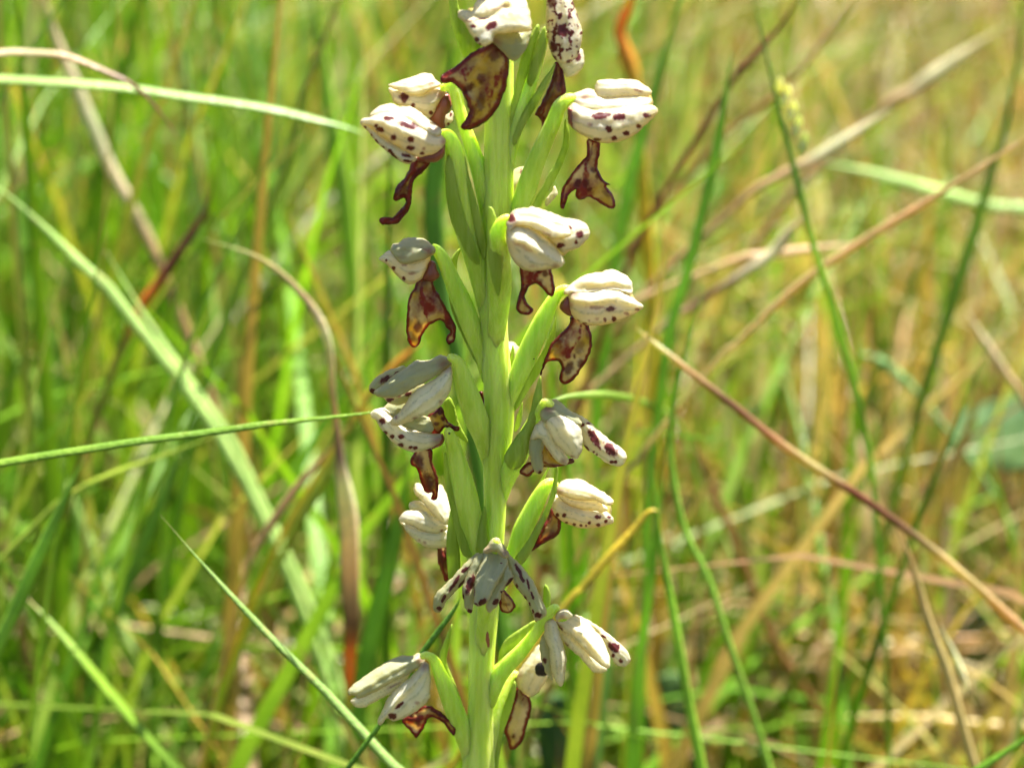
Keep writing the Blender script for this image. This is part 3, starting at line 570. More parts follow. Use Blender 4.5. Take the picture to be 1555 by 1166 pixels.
# --- flower M: right, smooth white
F = flower()
P_(F, 'lip', 'W3', [(720, 470), (762, 520), (793, 590), (783, 652), (742, 704), (660, 745), (600, 784), (556, 810), (590, 720), (640, 620), (690, 530)], 1.0, 8, LIP, tint=[(720, 690, 70), (580, 780, 40)], edge_w=7, spots=[(700, 560, 30, 60, -30, .3)])
P_(F, 'lateral_sepal', 'W3', [(740, 370), (800, 380), (860, 425), (950, 455), (1060, 480), (1140, 495), (1198, 550), (1198, 588), (1130, 614), (1040, 630), (950, 630), (860, 610), (790, 574), (728, 512), (718, 440)], -0.4, 17,
   spots=[(1075, 540, 22, 20), (1170, 545, 17, 9), (815, 530, 17, 15), (830, 590, 12, 9), (890, 605, 14, 12), (945, 608, 12, 10), (1010, 590, 14, 12), (1080, 605, 17, 12), (1140, 577, 14, 12), (760, 530, 14, 14), (985, 610, 10, 8)], step=1.8)
P_(F, 'petal', 'W3', [(750, 345), (800, 355), (900, 380), (1000, 385), (1080, 415), (1143, 458), (1158, 490), (1120, 508), (1040, 495), (940, 482), (850, 452), (780, 402)], -1.0, 10)
P_(F, 'dorsal_sepal', 'W3', [(752, 310), (800, 258), (870, 242), (950, 248), (1040, 298), (1120, 348), (1182, 388), (1203, 420), (1180, 453), (1130, 448), (1070, 418), (980, 415), (880, 405), (790, 370), (752, 350)], -1.2, 14, tint=[(775, 345, 35)])
back_shell(F, 'W3', [(760, 320), (950, 255), (1180, 400), (1180, 580), (950, 615), (740, 500)], 0)
tube('ovary', [(846, 738, -0.6, 5), (838, 733, -0.5, 8), (829, 738, -0.4, 11), (818, 756, 0, 14), (806, 780, 0.3, 16.5), (793, 806, 0.6, 17), (783, 834, 0.9, 15), (768, 870, 1.2, 13), (752, 910, 1.5, 12)], OVARY, F, ridges=6, twist=3)
P_(F, 'bract', 'W3', [(742, 148), (766, 158), (760, 270), (742, 385), (685, 525), (622, 665), (562, 795), (485, 915), (425, 870), (480, 790), (580, 640), (650, 500), (700, 380), (725, 270)], -1.6, 5, BRACT, tilt=(-0.1, 0))
P_(F, 'bract', 'W3', [(688, 148), (695, 160), (660, 240), (620, 310), (590, 320), (620, 260)], 0.8, 2, BRACT, spots=[(685, 165, 12, 20, 0, .6)])

# --- flower N: faces the viewer in front of the stem
F = flower('open flower facing forward in painted shade tones, long spotted side petals')  # shaded by the flowers above; that shade is put into the petal colour
P_(F, 'petal', 'W4', [(660, 250), (580, 305), (520, 365), (450, 445), (380, 515), (318, 580), (298, 650), (308, 712), (340, 728), (372, 707), (402, 642), (455, 575), (530, 510), (590, 430), (650, 340)], -6.4, 8, PETAL_SHADE, spots=[(555, 385, 36, 13, -35), (470, 490, 14, 80, 32), (350, 695, 16, 16), (385, 610, 12, 36, 25), (522, 500, 12, 34, 35), (335, 690, 10, 10)], step=1.8)
P_(F, 'petal', 'W4', [(860, 245), (940, 305), (1012, 375), (1072, 458), (1122, 558), (1172, 658), (1194, 730), (1152, 778), (1108, 785), (1078, 722), (1028, 622), (975, 550), (920, 480), (880, 380)], -6.4, 8, PETAL_SHADE, spots=[(970, 385, 17, 48, -35), (997, 455, 14, 34, -25), (958, 520, 12, 24, -10), (1048, 500, 9, 44, -12), (1025, 610, 10, 22, -30), (985, 568, 8, 16, -30), (1060, 665, 9, 20, -15), (1122, 742, 28, 22), (1085, 715, 9, 16), (1080, 590, 8, 30, -20)], step=1.8)
P_(F, 'lip', 'W4', [(830, 530), (890, 578), (942, 648), (943, 692), (902, 728), (850, 724), (822, 684), (815, 610)], -5.4, 6, LIP, edge_w=4, spots=[(880, 660, 30, 5, 0, .6)])
P_(F, 'sepal', 'W4', [(640, 275), (710, 255), (710, 340), (660, 430), (630, 560), (612, 690), (600, 730), (563, 714), (538, 640), (532, 520), (568, 420), (600, 330)], -7.0, 8, PETAL_SHADE, spots=[(592, 500, 28, 78, 20), (590, 712, 24, 15, 15), (535, 600, 10, 26)], step=1.9)
P_(F, 'sepal', 'W4', [(850, 280), (895, 360), (932, 452), (882, 515), (842, 565), (818, 655), (742, 725), (715, 670), (750, 560), (820, 450)], -7.0, 8, PETAL_SHADE, spots=[(900, 482, 12, 48, 40), (792, 640, 20, 28, 20), (850, 565, 18, 14)], step=1.9)
P_(F, 'dorsal_sepal', 'W4', [(710, 235), (800, 215), (870, 275), (885, 355), (830, 460), (770, 560), (728, 642), (660, 680), (618, 645), (622, 560), (637, 430), (680, 320)], -7.7, 11, PETAL_SHADE, spots=[(685, 640, 34, 22, -30), (635, 657, 22, 9, 30), (620, 560, 8, 40, 0, .6), (835, 335, 6, 6)], ridges=[([(740, 260), (700, 450), (680, 620)], 4, 6), ([(860, 370), (800, 470)], 3, 4)], step=1.9)
P_(F, 'neck', 'W4', [(690, 250), (730, 188), (770, 138), (822, 138), (852, 190), (898, 262), (860, 300), (800, 250), (740, 258)], -7.4, 9, PETAL_SHADE, tint=[(720, 215, 40), (870, 245, 40)])
tube('ovary', [(754, 822, -7.4, 7), (752, 830, -6.5, 9), (748, 850, -5, 13), (744, 885, -3, 16), (738, 925, -1.0, 17), (734, 975, 0.3, 16), (731, 1040, 1.8, 12)], OVARY, F, ridges=6, twist=3)

# --- flower O: lower right, petals spread like a claw
F = flower()
P_(F, 'petal', 'W5', [(780, 382), (850, 395), (940, 445), (1020, 497), (1100, 567), (1182, 638), (1230, 710), (1223, 757), (1180, 788), (1118, 768), (1070, 702), (1032, 632), (980, 555), (910, 480)], -1.4, 8, spots=[(1100, 635, 52, 30, 35), (1155, 742, 18, 18), (1095, 700, 12, 17), (1020, 550, 22, 9, 30), (1135, 620, 12, 12, 30, .7)], step=1.8)
P_(F, 'petal', 'W5', [(518, 580), (560, 520), (600, 640), (620, 800), (620, 895), (570, 845), (538, 760), (518, 680)], -2.0, 5, PETAL_SHADE, spots=[(557, 740, 17, 22)])
P_(F, 'sepal', 'W5', [(680, 490), (770, 545), (860, 630), (960, 715), (1035, 785), (1036, 828), (950, 834), (890, 775), (820, 704), (760, 654), (708, 595), (670, 530)], -2.0, 7, spots=[(715, 620, 30, 20, 30, .9)])
P_(F, 'dorsal_sepal', 'W5', [(640, 425), (700, 435), (790, 386), (880, 415), (952, 498), (1002, 558), (1042, 638), (1073, 740), (1063, 795), (1020, 790), (920, 708), (830, 620), (760, 550), (685, 500)], -2.6, 11, ridges=[([(720, 450), (880, 570), (1030, 760)], 3, 6)], spots=[(670, 475, 50, 12, 50, .8)])
P_(F, 'lateral_sepal', 'W5', [(558, 440), (600, 405), (642, 430), (682, 540), (704, 620), (728, 720), (718, 830), (690, 940), (650, 914), (622, 850), (600, 760), (588, 650), (556, 560)], -2.8, 11, ridges=[([(600, 440), (640, 620), (670, 900)], 4, 5)], tint=[(625, 395, 40)])
P_(F, 'neck', 'W5', [(640, 380), (690, 336), (742, 342), (778, 380), (745, 410), (690, 412), (650, 430)], -2.4, 7, tint=[(690, 395, 30), (625, 390, 40)])
tube('ovary', [(846, 922, -2.0, 6.5), (840, 925, -2.0, 8.5), (831, 935, -1.8, 9.5), (818, 954, -1.4, 10), (803, 974, -0.9, 11), (787, 993, -0.4, 13), (770, 1010, 0.2, 15), (754, 1030, 0.8, 17), (738, 1065, 1.3, 18)], OVARY, F, ridges=6, twist=3)
P_(F, 'bract', 'W5', [(190, 770), (200, 660), (250, 570), (320, 518), (400, 465), (480, 425), (470, 520), (400, 610), (310, 645), (235, 705)], 1.0, 4, BRACT, spots=[(320, 590, 26, 16), (350, 600, 14, 22), (460, 430, 18, 12), (290, 565, 12, 16), (365, 540, 12, 12)])
P_(F, 'bract', 'W5', [(562, 138), (597, 200), (600, 300), (575, 370), (540, 380), (543, 290), (545, 195)], 0.2, 3, BRACT, spots=[(563, 155, 9, 18)])

# --- flower P: behind flower O, white with one round black spot
F = flower('white flower behind, one round black spot')
P_(F, 'lip', 'W7', [(640, 520), (700, 540), (745, 600), (764, 660), (754, 740), (722, 850), (692, 950), (640, 1015), (588, 1012), (566, 930), (546, 860), (588, 740), (625, 600)], 4.2, 8, LIP, spots=[(620, 915, 14, 22), (700, 620, 40, 60, 0, .5)], edge_w=6)
pt = P_(F, 'lateral_sepal', 'W7', [(640, 440), (700, 350), (760, 270), (820, 190), (880, 220), (900, 330), (890, 430), (872, 485), (820, 564), (750, 606), (700, 574), (648, 520)], 3.4, 14, tint=[(660, 430, 40)])
P_(F, 'dark_spot', 'W7', [(790, 392), (800, 350), (830, 333), (865, 338), (895, 370), (895, 420), (870, 440), (830, 445), (800, 430)], 2.0, 5, DARK, step=2)
back_shell(F, 'W7', [(650, 440), (820, 210), (880, 430), (750, 590)], 4)
tube('ovary', [(787, 1030, 3.6, 6), (780, 1024, 3.4, 8), (770, 1040, 3.0, 10), (757, 1075, 2.2, 12), (745, 1115, 1.6, 14), (737, 1160, 1.2, 15)], OVARY, F, ridges=6, twist=3)
P_(F, 'bract', 'W7', [(630, 480), (640, 560), (600, 720), (550, 860), (520, 1000), (500, 1180), (440, 1180), (470, 960), (520, 760), (580, 580)], 1.6, 4, BRACT)

# --- flower Q: lower left, closed tent of petals
F = flower()
P_(F, 'lip', 'W6', [(572, 790), (640, 735), (740, 680), (800, 680), (872, 715), (922, 765), (982, 826), (998, 880), (977, 908), (948, 882), (898, 812), (850, 775), (785, 770), (752, 834), (712, 902), (680, 924), (640, 874), (600, 834)], -0.6, 4, LIP, spots=[(700, 800, 22, 34), (640, 770, 24, 20), (860, 740, 70, 10, 30), (715, 880, 16, 18)], edge_w=5, step=1.9)
P_(F, 'petal', 'W6', [(165, 640), (220, 600), (320, 555), (430, 505), (540, 455), (640, 420), (560, 520), (480, 580), (400, 622), (320, 664), (280, 690), (210, 684)], -0.8, 7, spots=[(500, 520, 60, 10, -25, .5)])
P_(F, 'dorsal_sepal', 'W6', [(148, 550), (200, 498), (300, 428), (420, 348), (540, 286), (640, 282), (702, 262), (748, 290), (745, 340), (650, 410), (540, 470), (420, 530), (300, 598), (225, 620), (200, 592), (160, 595)], -1.6, 12, PETAL_SHADE, tint=[(720, 310, 45)], ridges=[([(200, 570), (440, 420), (680, 310)], 3, 6)])
P_(F, 'lateral_sepal', 'W6', [(735, 330), (782, 345), (798, 420), (798, 550), (782, 624), (722, 694), (640, 746), (560, 785), (500, 794), (450, 775), (400, 830), (378, 802), (420, 700), (470, 600), (540, 525), (640, 445), (700, 378)], -1.8, 14, spots=[(555, 670, 38, 12, -40), (495, 755, 30, 26), (690, 650, 20, 14, 0, .4)], ridges=[([(400, 800), (560, 600), (740, 420)], 5, 5)], tint=[(750, 360, 45)], step=1.9)
tube('ovary', [(641, 996, -1.4, 6), (649, 995, -1.4, 7), (660, 1003, -1.2, 9), (668, 1022, -0.9, 12), (679, 1049, -0.4, 16), (691, 1080, 0.1, 18), (703, 1111, 0.6, 18), (713, 1145, 1.0, 16), (721, 1200, 1.5, 15)], OVARY, F, ridges=6, twist=3)
P_(F, 'bract', 'W6', [(866, 300), (900, 180), (945, 70), (966, 30), (966, 100), (940, 220), (925, 330), (985, 480), (1040, 640), (980, 600), (900, 440)], 0.6, 4, BRACT)

# --- two young flowers half hidden behind the stem
F = flower('small pale bud behind the stem, upper')
P_(F, 'sepal', 'Z4', [(250, 800), (300, 740), (330, 700), (400, 688), (440, 708), (440, 780), (400, 880), (350, 960), (290, 1000), (250, 940)], 4.0, 14, PETAL_SHADE, spots=[(340, 870, 10, 60, 8), (375, 750, 8, 50, -5, .8), (350, 740, 20, 14, 0, .4)], solid=True)
tube('ovary', [(778, 310, 4.5, 6), (772, 330, 3.8, 8), (764, 370, 2.2, 9)], OVARY, F)
F = flower('small pale bud behind the stem, lower')
P_(F, 'sepal', 'Z7', [(200, 640), (250, 616), (300, 616), (352, 648), (374, 700), (345, 800), (300, 910), (260, 940), (210, 860)], 4.0, 14, PETAL_SHADE, spots=[(285, 780, 8, 70, 5, .8)], solid=True)
P_(F, 'bract', 'Z7', [(300, 640), (318, 680), (310, 780), (290, 880), (275, 900), (280, 780)], 2.4, 3, BRACT)
tube('ovary', [(770, 585, 4.2, 6), (765, 600, 3.6, 8), (760, 650, 2.2, 9)], OVARY, F)
F = flower()
P_(F, 'lip', 'Z8', [(1020, 400), (1048, 385), (1062, 450), (1075, 540), (1090, 620), (1070, 600), (1040, 500)], 4.5, 2, LIP, spots=[(1045, 470, 14, 10), (1060, 540, 12, 8), (1035, 410, 14, 14)], step=1.8)
P_(F, 'sepal', 'Z8', [(1060, 380), (1130, 360), (1180, 420), (1170, 540), (1110, 600), (1075, 540)], 4.2, 10, PETAL_SHADE)
P_(F, 'bract', 'Z8', [(1315, 600), (1350, 500), (1368, 470), (1366, 560), (1350, 650), (1318, 700), (1300, 690)], 3.2, 3, BRACT)
tube('ovary', [(748, 640, 5, 7), (750, 665, 3.5, 9), (752, 720, 1.8, 10)], OVARY, F)
for ch in [c for c in orchid.children]:
    ch.matrix_parent_inverse = inv
P_(orchid, 'brown_fleck', None, [(740.5, 958), (744, 972), (742, 983), (739, 980), (737.5, 968)], -2.05, 0.8, SPUR, th=1.5, step=2).matrix_parent_inverse = inv

# ------------------------------------------------------------------ single blades and stalks that can be told apart
GREEN = (0.17, 0.29, 0.035); LIME = (0.22, 0.34, 0.035); PALE = (0.30, 0.40, 0.13); DEEP = (0.10, 0.19, 0.025)
BLUEG = (0.19, 0.31, 0.12); STRAW = (0.42, 0.33, 0.15); TAN = (0.38, 0.24, 0.12); PINK = (0.42, 0.29, 0.17); RED = (0.16, 0.05, 0.022)
ORANGE = (0.50, 0.17, 0.02); BROWN = (0.13, 0.065, 0.03); YEL = (0.40, 0.31, 0.03); OLIVE = (0.25, 0.29, 0.05); WHITE = (0.55, 0.50, 0.36)
def lens(C, wid, mat, name, roll=0.0, cols=None, fold=0.25, thick=0.10, parent=None, twist=0.0):
    """a blade: closed folded lens section swept along C (world), half widths wid"""
    T = frames(C); v = []; f = []; seg = 8; n = len(C)
    # turn the blade so that its lit upper face is the one in view
    i = n // 3; N = C[i] - np.array(CAM[:]); N /= np.linalg.norm(N); a = np.cross(T[i], N); a /= np.linalg.norm(a) + 1e-9; b = np.cross(a, T[i])
    nz_ = [(-a * math.sin(q) + b * math.cos(q)) for q in (roll, -roll)]
    nz_ = [(m if m @ N < 0 else -m)[2] for m in nz_]
    if nz_[1] > nz_[0]: roll = -roll
    prof = [(-1, 0), (-0.5, 1), (0, 1.2), (0.5, 1), (1, 0), (0.5, -1), (0, -1.2), (-0.5, -1)]
    for i in range(n):
        N = C[i] - np.array(CAM[:]); N /= np.linalg.norm(N)
        a = np.cross(T[i], N); la = np.linalg.norm(a)
        a = a / la if la > 1e-6 else np.array((1.0, 0, 0))
        b = np.cross(a, T[i]); th = roll + twist * i / n
        A = a * math.cos(th) + b * math.sin(th); B = -a * math.sin(th) + b * math.cos(th)
        for x, y in prof:
            v.append(C[i] + A * wid[i] * x + B * wid[i] * (y * thick + fold * abs(x)))
    for i in range(n - 1):
        for k in range(seg):
            k2 = (k + 1) % seg; f.append((i * seg + k, i * seg + k2, (i + 1) * seg + k2, (i + 1) * seg + k))
    f.append(tuple(range(seg))[::-1]); f.append(tuple((n - 1) * seg + k for k in range(seg)))
    return mesh_obj(name, v, f, mat, parent, np.repeat(cols, seg, 0))
def grad(stops, t):
    xs = [s[0] for s in stops]; return np.stack([np.interp(t, xs, [s[1][k] for s in stops]) for k in range(3)] + [np.ones_like(t)], 1)
def blade(name, label, cat, px, d, w, stops, root='b', round_=False, roll=0.3, fold=0.25, group=None, tip=True, reach=0.06, twist=0.0):
    """px: traced path; d: depth(s) in mm behind the stem; w: width(s) in photograph pixels; root: which end runs on down to the soil"""
    m = len(px); ds = list(d) if hasattr(d, '__len__') else [d] * m
    if len(ds) == 2 and m != 2: ds = list(np.linspace(ds[0], ds[1], m))
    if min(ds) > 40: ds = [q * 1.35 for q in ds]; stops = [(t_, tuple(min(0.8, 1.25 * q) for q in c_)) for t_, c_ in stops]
    ws = list(w) if hasattr(w, '__len__') else [w] * m
    if len(ws) == 2 and m != 2: ws = list(np.linspace(ws[0], ws[1], m))
    pts = [np.array(at(p[0], p[1], dd)[:]) for p, dd in zip(px, ds)]
    wd = [a * MM * scale_at(dd) / 2 for a, dd in zip(ws, ds)]
    if root == 'a': pts.reverse(); wd.reverse(); stops = [(1 - t, c) for t, c in reversed(stops)]
    e = pts[-1]; t = e - pts[-2]; t /= np.linalg.norm(t)
    n_vis = len(pts)
    if root:
        g = np.array([e[0] + t[0] * reach, max(e[1] + 0.02, 0.03), -0.004])
        c1 = e + t * min(0.07, e[2] * 0.5)
        for q in (0.2, 0.4, 0.6, 0.8, 1.0):
            pts.append(e * (1 - q) ** 2 + c1 * 2 * q * (1 - q) + g * q * q); wd.append(wd[n_vis - 1] * (1 - 0.2 * q))
    Q = np.hstack([np.array(pts), np.array(wd)[:, None]])
    C = catmull(Q, 8); wid = np.abs(C[:, 3]); C = C[:, :3]
    nv = (n_vis - 1) * 8
    tt = np.clip(np.arange(len(C)) / max(nv, 1), 0, 1)
    cols = grad(stops, tt)
    if True: wid = wid * np.clip((np.arange(len(C)) / (13.0 if tip is True else 22.0)) ** 0.8 + 0.06, 0, 1)
    jit = np.array([noise.noise(Vector((i * 0.11, len(label) * 1.7, w if not hasattr(w, '__len__') else w[0]))) for i in range(len(C))])
    C = C + np.outer(jit, (0.00025, 0, 0.00025))
    if round_: o = tube3(name, C, wid, GRASS, None, 10, cols=cols)
    else: o = lens(C, wid, GRASS, name, roll, cols, fold, 0.08, twist=twist)
    return setp(o, label, cat, group)
G1 = 'grass blades picked out around the orchid'
def gb(label, *a, **k): return blade('grass_blade', label, 'grass blade', *a, group=G1, **k)
def dry(label, *a, **k): return blade('dry_grass_blade', label, 'dry grass', *a, group='dry blades and stalks around the orchid', **k)
def flat(c):
    m = lambda k: tuple(min(1, q * k) for q in c)
    return [(0, TAN), (.04, m(1.1)), (.3, m(0.95)), (.5, m(1.25)), (.75, m(1.0)), (1, m(1.15))]

gb('wide pale blade lying nearly level across the upper left', [(560, 205), (500, 186), (440, 170), (300, 147), (150, 128), (-30, 120), (-160, 128)], 75, [12, 16, 19, 20, 21, 22, 22], [(0, GREEN), (.2, PALE), (1, PALE)], roll=0.9)
dry('pinkish dry blade arching over the level pale blade, upper left', [(278, 220), (240, 165), (190, 122), (115, 90), (60, 78), (-20, 84), (-120, 120)], 65, [5, 7, 9, 13, 14, 14, 14], [(0, RED), (.3, BROWN), (.5, PINK), (1, WHITE)], roll=0.7)
gb('fresh green blade running level into the gaping flower', [(622, 619), (450, 638), (330, 653), (180, 675), (0, 702), (-120, 730)], 22, [11, 12, 13, 14, 15, 15], [(0, LIME), (.5, GREEN), (1, LIME)], roll=0.5)
gb('yellow-green blade crossing under the level fresh blade', [(345, 655), (250, 690), (180, 715), (120, 742), (60, 790)], 60, [7, 8, 9, 9, 9], flat((0.24, 0.30, 0.035)))
gb('sharp blue-green blade rising diagonally from below the lowest flower', [(243, 783), (330, 880), (420, 975), (510, 1065), (590, 1148), (650, 1215)], 16, [3, 10, 14, 17, 20, 20], [(0, STRAW), (.12, (0.30, 0.42, 0.13)), (1, (0.27, 0.40, 0.12))], roll=0.6, fold=0.4)
gb('thin bright green blade passing behind the lowest flower', [(700, 905), (690, 925), (640, 993), (578, 1095), (525, 1170), (490, 1220)], 9, [2, 9, 11, 9, 10, 10], flat((0.13, 0.27, 0.025)), roll=0.4)
dry('dark red dry blade with an orange base, leaning left', [(328, 255), (312, 318), (270, 385), (238, 432), (212, 468), (180, 540)], 95, [5, 10, 15, 16, 15, 12], [(0, BROWN), (.5, RED), (.68, ORANGE), (.82, ORANGE), (1, (0.2, 0.2, 0.04))])
dry('long brown dry leaf hanging upright, left of the spike', [(300, 362), (400, 395), (462, 452), (495, 510), (506, 600), (516, 690), (526, 770), (532, 870), (534, 950), (531, 1010), (530, 1080)], 62, [5, 8, 11, 14, 9, 14, 30, 30, 24, 18, 12], [(0, OLIVE), (.2, PINK), (.3, WHITE), (.42, TAN), (.5, (0.2, 0.12, 0.1)), (.56, WHITE), (.7, PINK), (.8, BROWN), (.88, ORANGE), (.95, ORANGE), (1, OLIVE)], roll=0.05)
dry('reddish tan dry blade slanting beside the brown hanging leaf', [(518, 655), (490, 695), (450, 740), (410, 798), (380, 848), (365, 900)], 70, [4, 9, 13, 14, 9, 5], [(0, BROWN), (.4, TAN), (1, PINK)])
gb('tall olive stalk slanting from the top, left of the spike', [(540, -60), (500, 40), (455, 160), (435, 250), (400, 340), (360, 440), (325, 540), (300, 640)], 110, [10, 13, 13, 15, 15, 14, 14, 14], [(0, TAN), (.3, OLIVE), (1, GREEN)], round_=True, tip=False)
gb('pale broad blade slanting down at the left edge', [(-20, 270), (60, 340), (130, 405), (190, 470)], 85, [16, 20, 20, 18], flat(PALE), tip=False)
gb('pale ribbed blade slanting down above the level fresh blade', [(160, 380), (215, 470), (270, 550), (345, 655), (380, 720)], 90, [14, 18, 20, 18, 18], flat(PALE), tip=False, roll=0.8)
gb('straight green blade crossing the lower left corner', [(130, 690), (95, 765), (60, 840), (20, 930), (-25, 1030)], 45, [8, 18, 22, 24, 24], flat(GREEN))
gb('pale folded blade in the lower left, bent downwards', [(40, 905), (90, 960), (145, 1020), (220, 1110), (280, 1180)], 60, [24, 28, 30, 28, 24], [(0, PINK), (.12, PALE), (.5, LIME), (1, GREEN)], tip=False, roll=0.9)
gb('pale green blade leaning right at the left edge, mid height', [(-10, 470), (30, 560), (80, 690), (120, 790), (160, 890)], 120, [14, 18, 20, 20, 20], [(0, GREEN), (1, PALE)], tip=False)
gb('upright soft green blade left of the lower stem', [(622, 690), (608, 780), (590, 860), (565, 960), (545, 1070), (530, 1180)], 70, [16, 22, 28, 30, 30, 30], flat((0.12, 0.23, 0.025)), roll=0.2)
gb('narrow yellow blade slanting left of the lower stem', [(530, 650), (500, 710), (470, 765), (440, 820)], 75, [10, 16, 16, 12], flat((0.24, 0.27, 0.03)))
dry('long red-brown stalk sloping down the right half', [(968, 498), (1000, 528), (1075, 585), (1150, 648), (1250, 718), (1350, 785), (1450, 860), (1555, 955), (1650, 1040)], 52, [9, 13, 13, 12, 14, 12, 13, 14, 14], [(0, WHITE), (.06, STRAW), (.12, WHITE), (.2, TAN), (.3, BROWN), (.4, (0.26, 0.13, 0.06)), (.48, STRAW), (.55, RED), (.65, BROWN), (.75, STRAW), (.85, TAN), (1, STRAW)], round_=True, tip=False)
dry('pale straw blade hanging from the red-brown stalk', [(1358, 785), (1385, 860), (1410, 940), (1440, 1030), (1470, 1130), (1490, 1200)], 54, [7, 12, 15, 18, 17, 17], [(0, TAN), (.5, STRAW), (1, STRAW)])
dry('short curled straw blade beside the hanging straw blade', [(1425, 945), (1445, 980), (1462, 1020), (1468, 1050)], 56, [6, 10, 12, 6], flat(WHITE), root=None)
dry('tan straw sloping up to the right edge', [(1580, 195), (1480, 260), (1400, 310), (1300, 372), (1210, 435), (1125, 515), (1080, 560)], 80, [10, 12, 12, 12, 11, 9, 8], [(0, PINK), (.3, TAN), (1, STRAW)], round_=True, tip=False)
gb('dark green flowering stalk in the upper right', [(1135, -40), (1165, 90), (1198, 220), (1230, 350), (1262, 450), (1290, 560), (1320, 700), (1330, 800)], 75, [7, 9, 10, 10, 11, 12, 10, 9], [(0, DEEP), (.35, DEEP), (.45, LIME), (.7, LIME), (1, GREEN)], round_=True, tip=False)
gb('tall dark green stalk at the right edge', [(1560, -60), (1535, 150), (1495, 300), (1455, 430), (1405, 590), (1380, 680)], 130, [14, 16, 18, 18, 16, 14], flat((0.16, 0.25, 0.03)), round_=True, tip=False)
gb('broad green blade rising behind the spotted upper flower', [(1050, -60), (1010, 80), (975, 200), (950, 310), (930, 420), (918, 520)], 120, [14, 20, 22, 22, 20, 18], flat((0.20, 0.33, 0.045)), tip=False)
gb('green stalk right of the spike, leaning right at its top', [(1115, 60), (1098, 170), (1078, 270), (1050, 390), (1020, 490), (1000, 610), (985, 760), (980, 900)], 85, [8, 13, 16, 16, 16, 16, 14, 12], flat((0.20, 0.33, 0.045)), roll=0.2)
gb('slim green blade crossing the leaning stalk', [(1075, 420), (1045, 520), (1025, 600), (1020, 700), (1040, 800), (1075, 880), (1110, 985), (1165, 1150), (1180, 1200)], 60, [5, 8, 9, 10, 10, 11, 12, 12, 12], flat((0.20, 0.33, 0.045)))
gb('green blade standing low, right of the claw-like flower', [(990, 690), (1005, 820), (1022, 920), (1042, 1030), (1068, 1180)], 50, [7, 11, 14, 16, 18], flat((0.22, 0.36, 0.04)))
gb('upright green blade beside the low standing blade', [(1012, 640), (1000, 780), (985, 900), (970, 1000), (962, 1100), (955, 1200)], 66, [8, 12, 16, 18, 18, 18], flat((0.20, 0.33, 0.045)))
dry('red-brown blade slanting at the top right of the spike', [(1225, -20), (1180, 45), (1140, 90), (1105, 135)], 100, [12, 13, 12, 9], flat(RED), tip=False)
dry('long tan stem crossing the dark flowering stalk', [(1315, -15), (1260, 50), (1200, 125), (1120, 190), (1050, 260)], 140, [8, 9, 9, 9, 9], flat((0.24, 0.14, 0.05)), round_=True, tip=False)
dry('bright straw pieced stalk, upper right', [(1352, 165), (1300, 200), (1235, 240), (1180, 268), (1120, 310)], 120, [14, 18, 15, 12, 10], [(0, WHITE), (.45, WHITE), (.6, PINK), (1, TAN)])
dry('pale straw stub near the top right corner', [(1535, 35), (1480, 70), (1420, 110), (1385, 135), (1340, 165)], 190, [10, 16, 20, 16, 14], [(0, STRAW), (.5, WHITE), (1, TAN)])
dry('pinkish bent dry leaf, right of the spike', [(1222, 328), (1195, 355), (1168, 388), (1110, 425), (1050, 465), (1000, 500)], 105, [10, 20, 18, 10, 12, 8], [(0, PINK), (.4, WHITE), (.7, BROWN), (1, PINK)])
dry('dry leaf lying level behind the bent pinkish leaf', [(1320, 368), (1240, 376), (1160, 388), (1100, 400)], 110, [6, 14, 16, 8], flat(PINK))
gb('yellow blade bent behind the claw-like flower', [(1000, 778), (985, 776), (960, 805), (920, 848), (885, 890), (850, 930)], 42, [5, 11, 14, 16, 15, 13], flat(YEL), roll=0.6)
dry('orange dying blade at the top, right of the mottled flower', [(975, -60), (955, 10), (942, 50), (958, 100), (965, 160)], 135, [24, 26, 20, 26, 20], [(0, YEL), (.3, ORANGE), (.5, ORANGE), (1, YEL)], tip=False)
dry('orange slanting blade low, left of the gaping flower', [(640, 520), (610, 545), (580, 580), (545, 625)], 80, [12, 16, 16, 10], [(0, ORANGE), (1, YEL)])
gb('pale jointed stalk level with the open flower', [(836, 608), (870, 601), (930, 602), (985, 614), (1035, 650), (1060, 730)], [30, 36, 65, 110, 150, 180], [8, 12, 12, 10, 9, 8], [(0, PALE), (.5, LIME), (1, PALE)], round_=True, reach=0.004)
gb('pale blue-green blade hanging behind the claw-like flower', [(905, 820), (918, 900), (920, 980), (912, 1060), (900, 1180)], 80, [14, 20, 22, 22, 20], flat(BLUEG))
dry('level straw stem near the bottom right corner', [(1180, 1085), (1290, 1088), (1400, 1090), (1500, 1100), (1600, 1108)], 120, [8, 12, 14, 14, 14], flat(STRAW), round_=True, tip=False)
dry('level jointed straw, lower right', [(1150, 945), (1220, 965), (1290, 972), (1360, 980), (1420, 970)], 160, [8, 14, 15, 15, 8], [(0, TAN), (.5, STRAW), (.7, WHITE), (1, TAN)], round_=True)
dry('straw blade slanting above the jointed straw', [(1300, 850), (1260, 890), (1220, 925), (1180, 965)], 150, [9, 14, 14, 10], flat(STRAW))
gb('bright green blade cutting the bottom right corner', [(1640, 1060), (1555, 1122), (1480, 1172), (1420, 1220)], 40, [12, 16, 18, 18], flat((0.14, 0.27, 0.02)), tip=False)
dry('pale stalk leaning beside the dark broad leaf', [(1500, 560), (1470, 650), (1440, 730), (1425, 800), (1415, 880)], 130, [16, 18, 18, 16, 14], flat((0.34, 0.27, 0.11)))
dry('straw blade over the dark broad leaf, right edge', [(1465, 470), (1490, 510), (1530, 570), (1560, 620)], 120, [8, 14, 12, 10], [(0, WHITE), (1, TAN)])
gb('level pale green blade in the upper right', [(1245, 245), (1320, 262), (1420, 290), (1500, 312), (1600, 325)], 170, [10, 16, 18, 18, 18], flat(PALE))
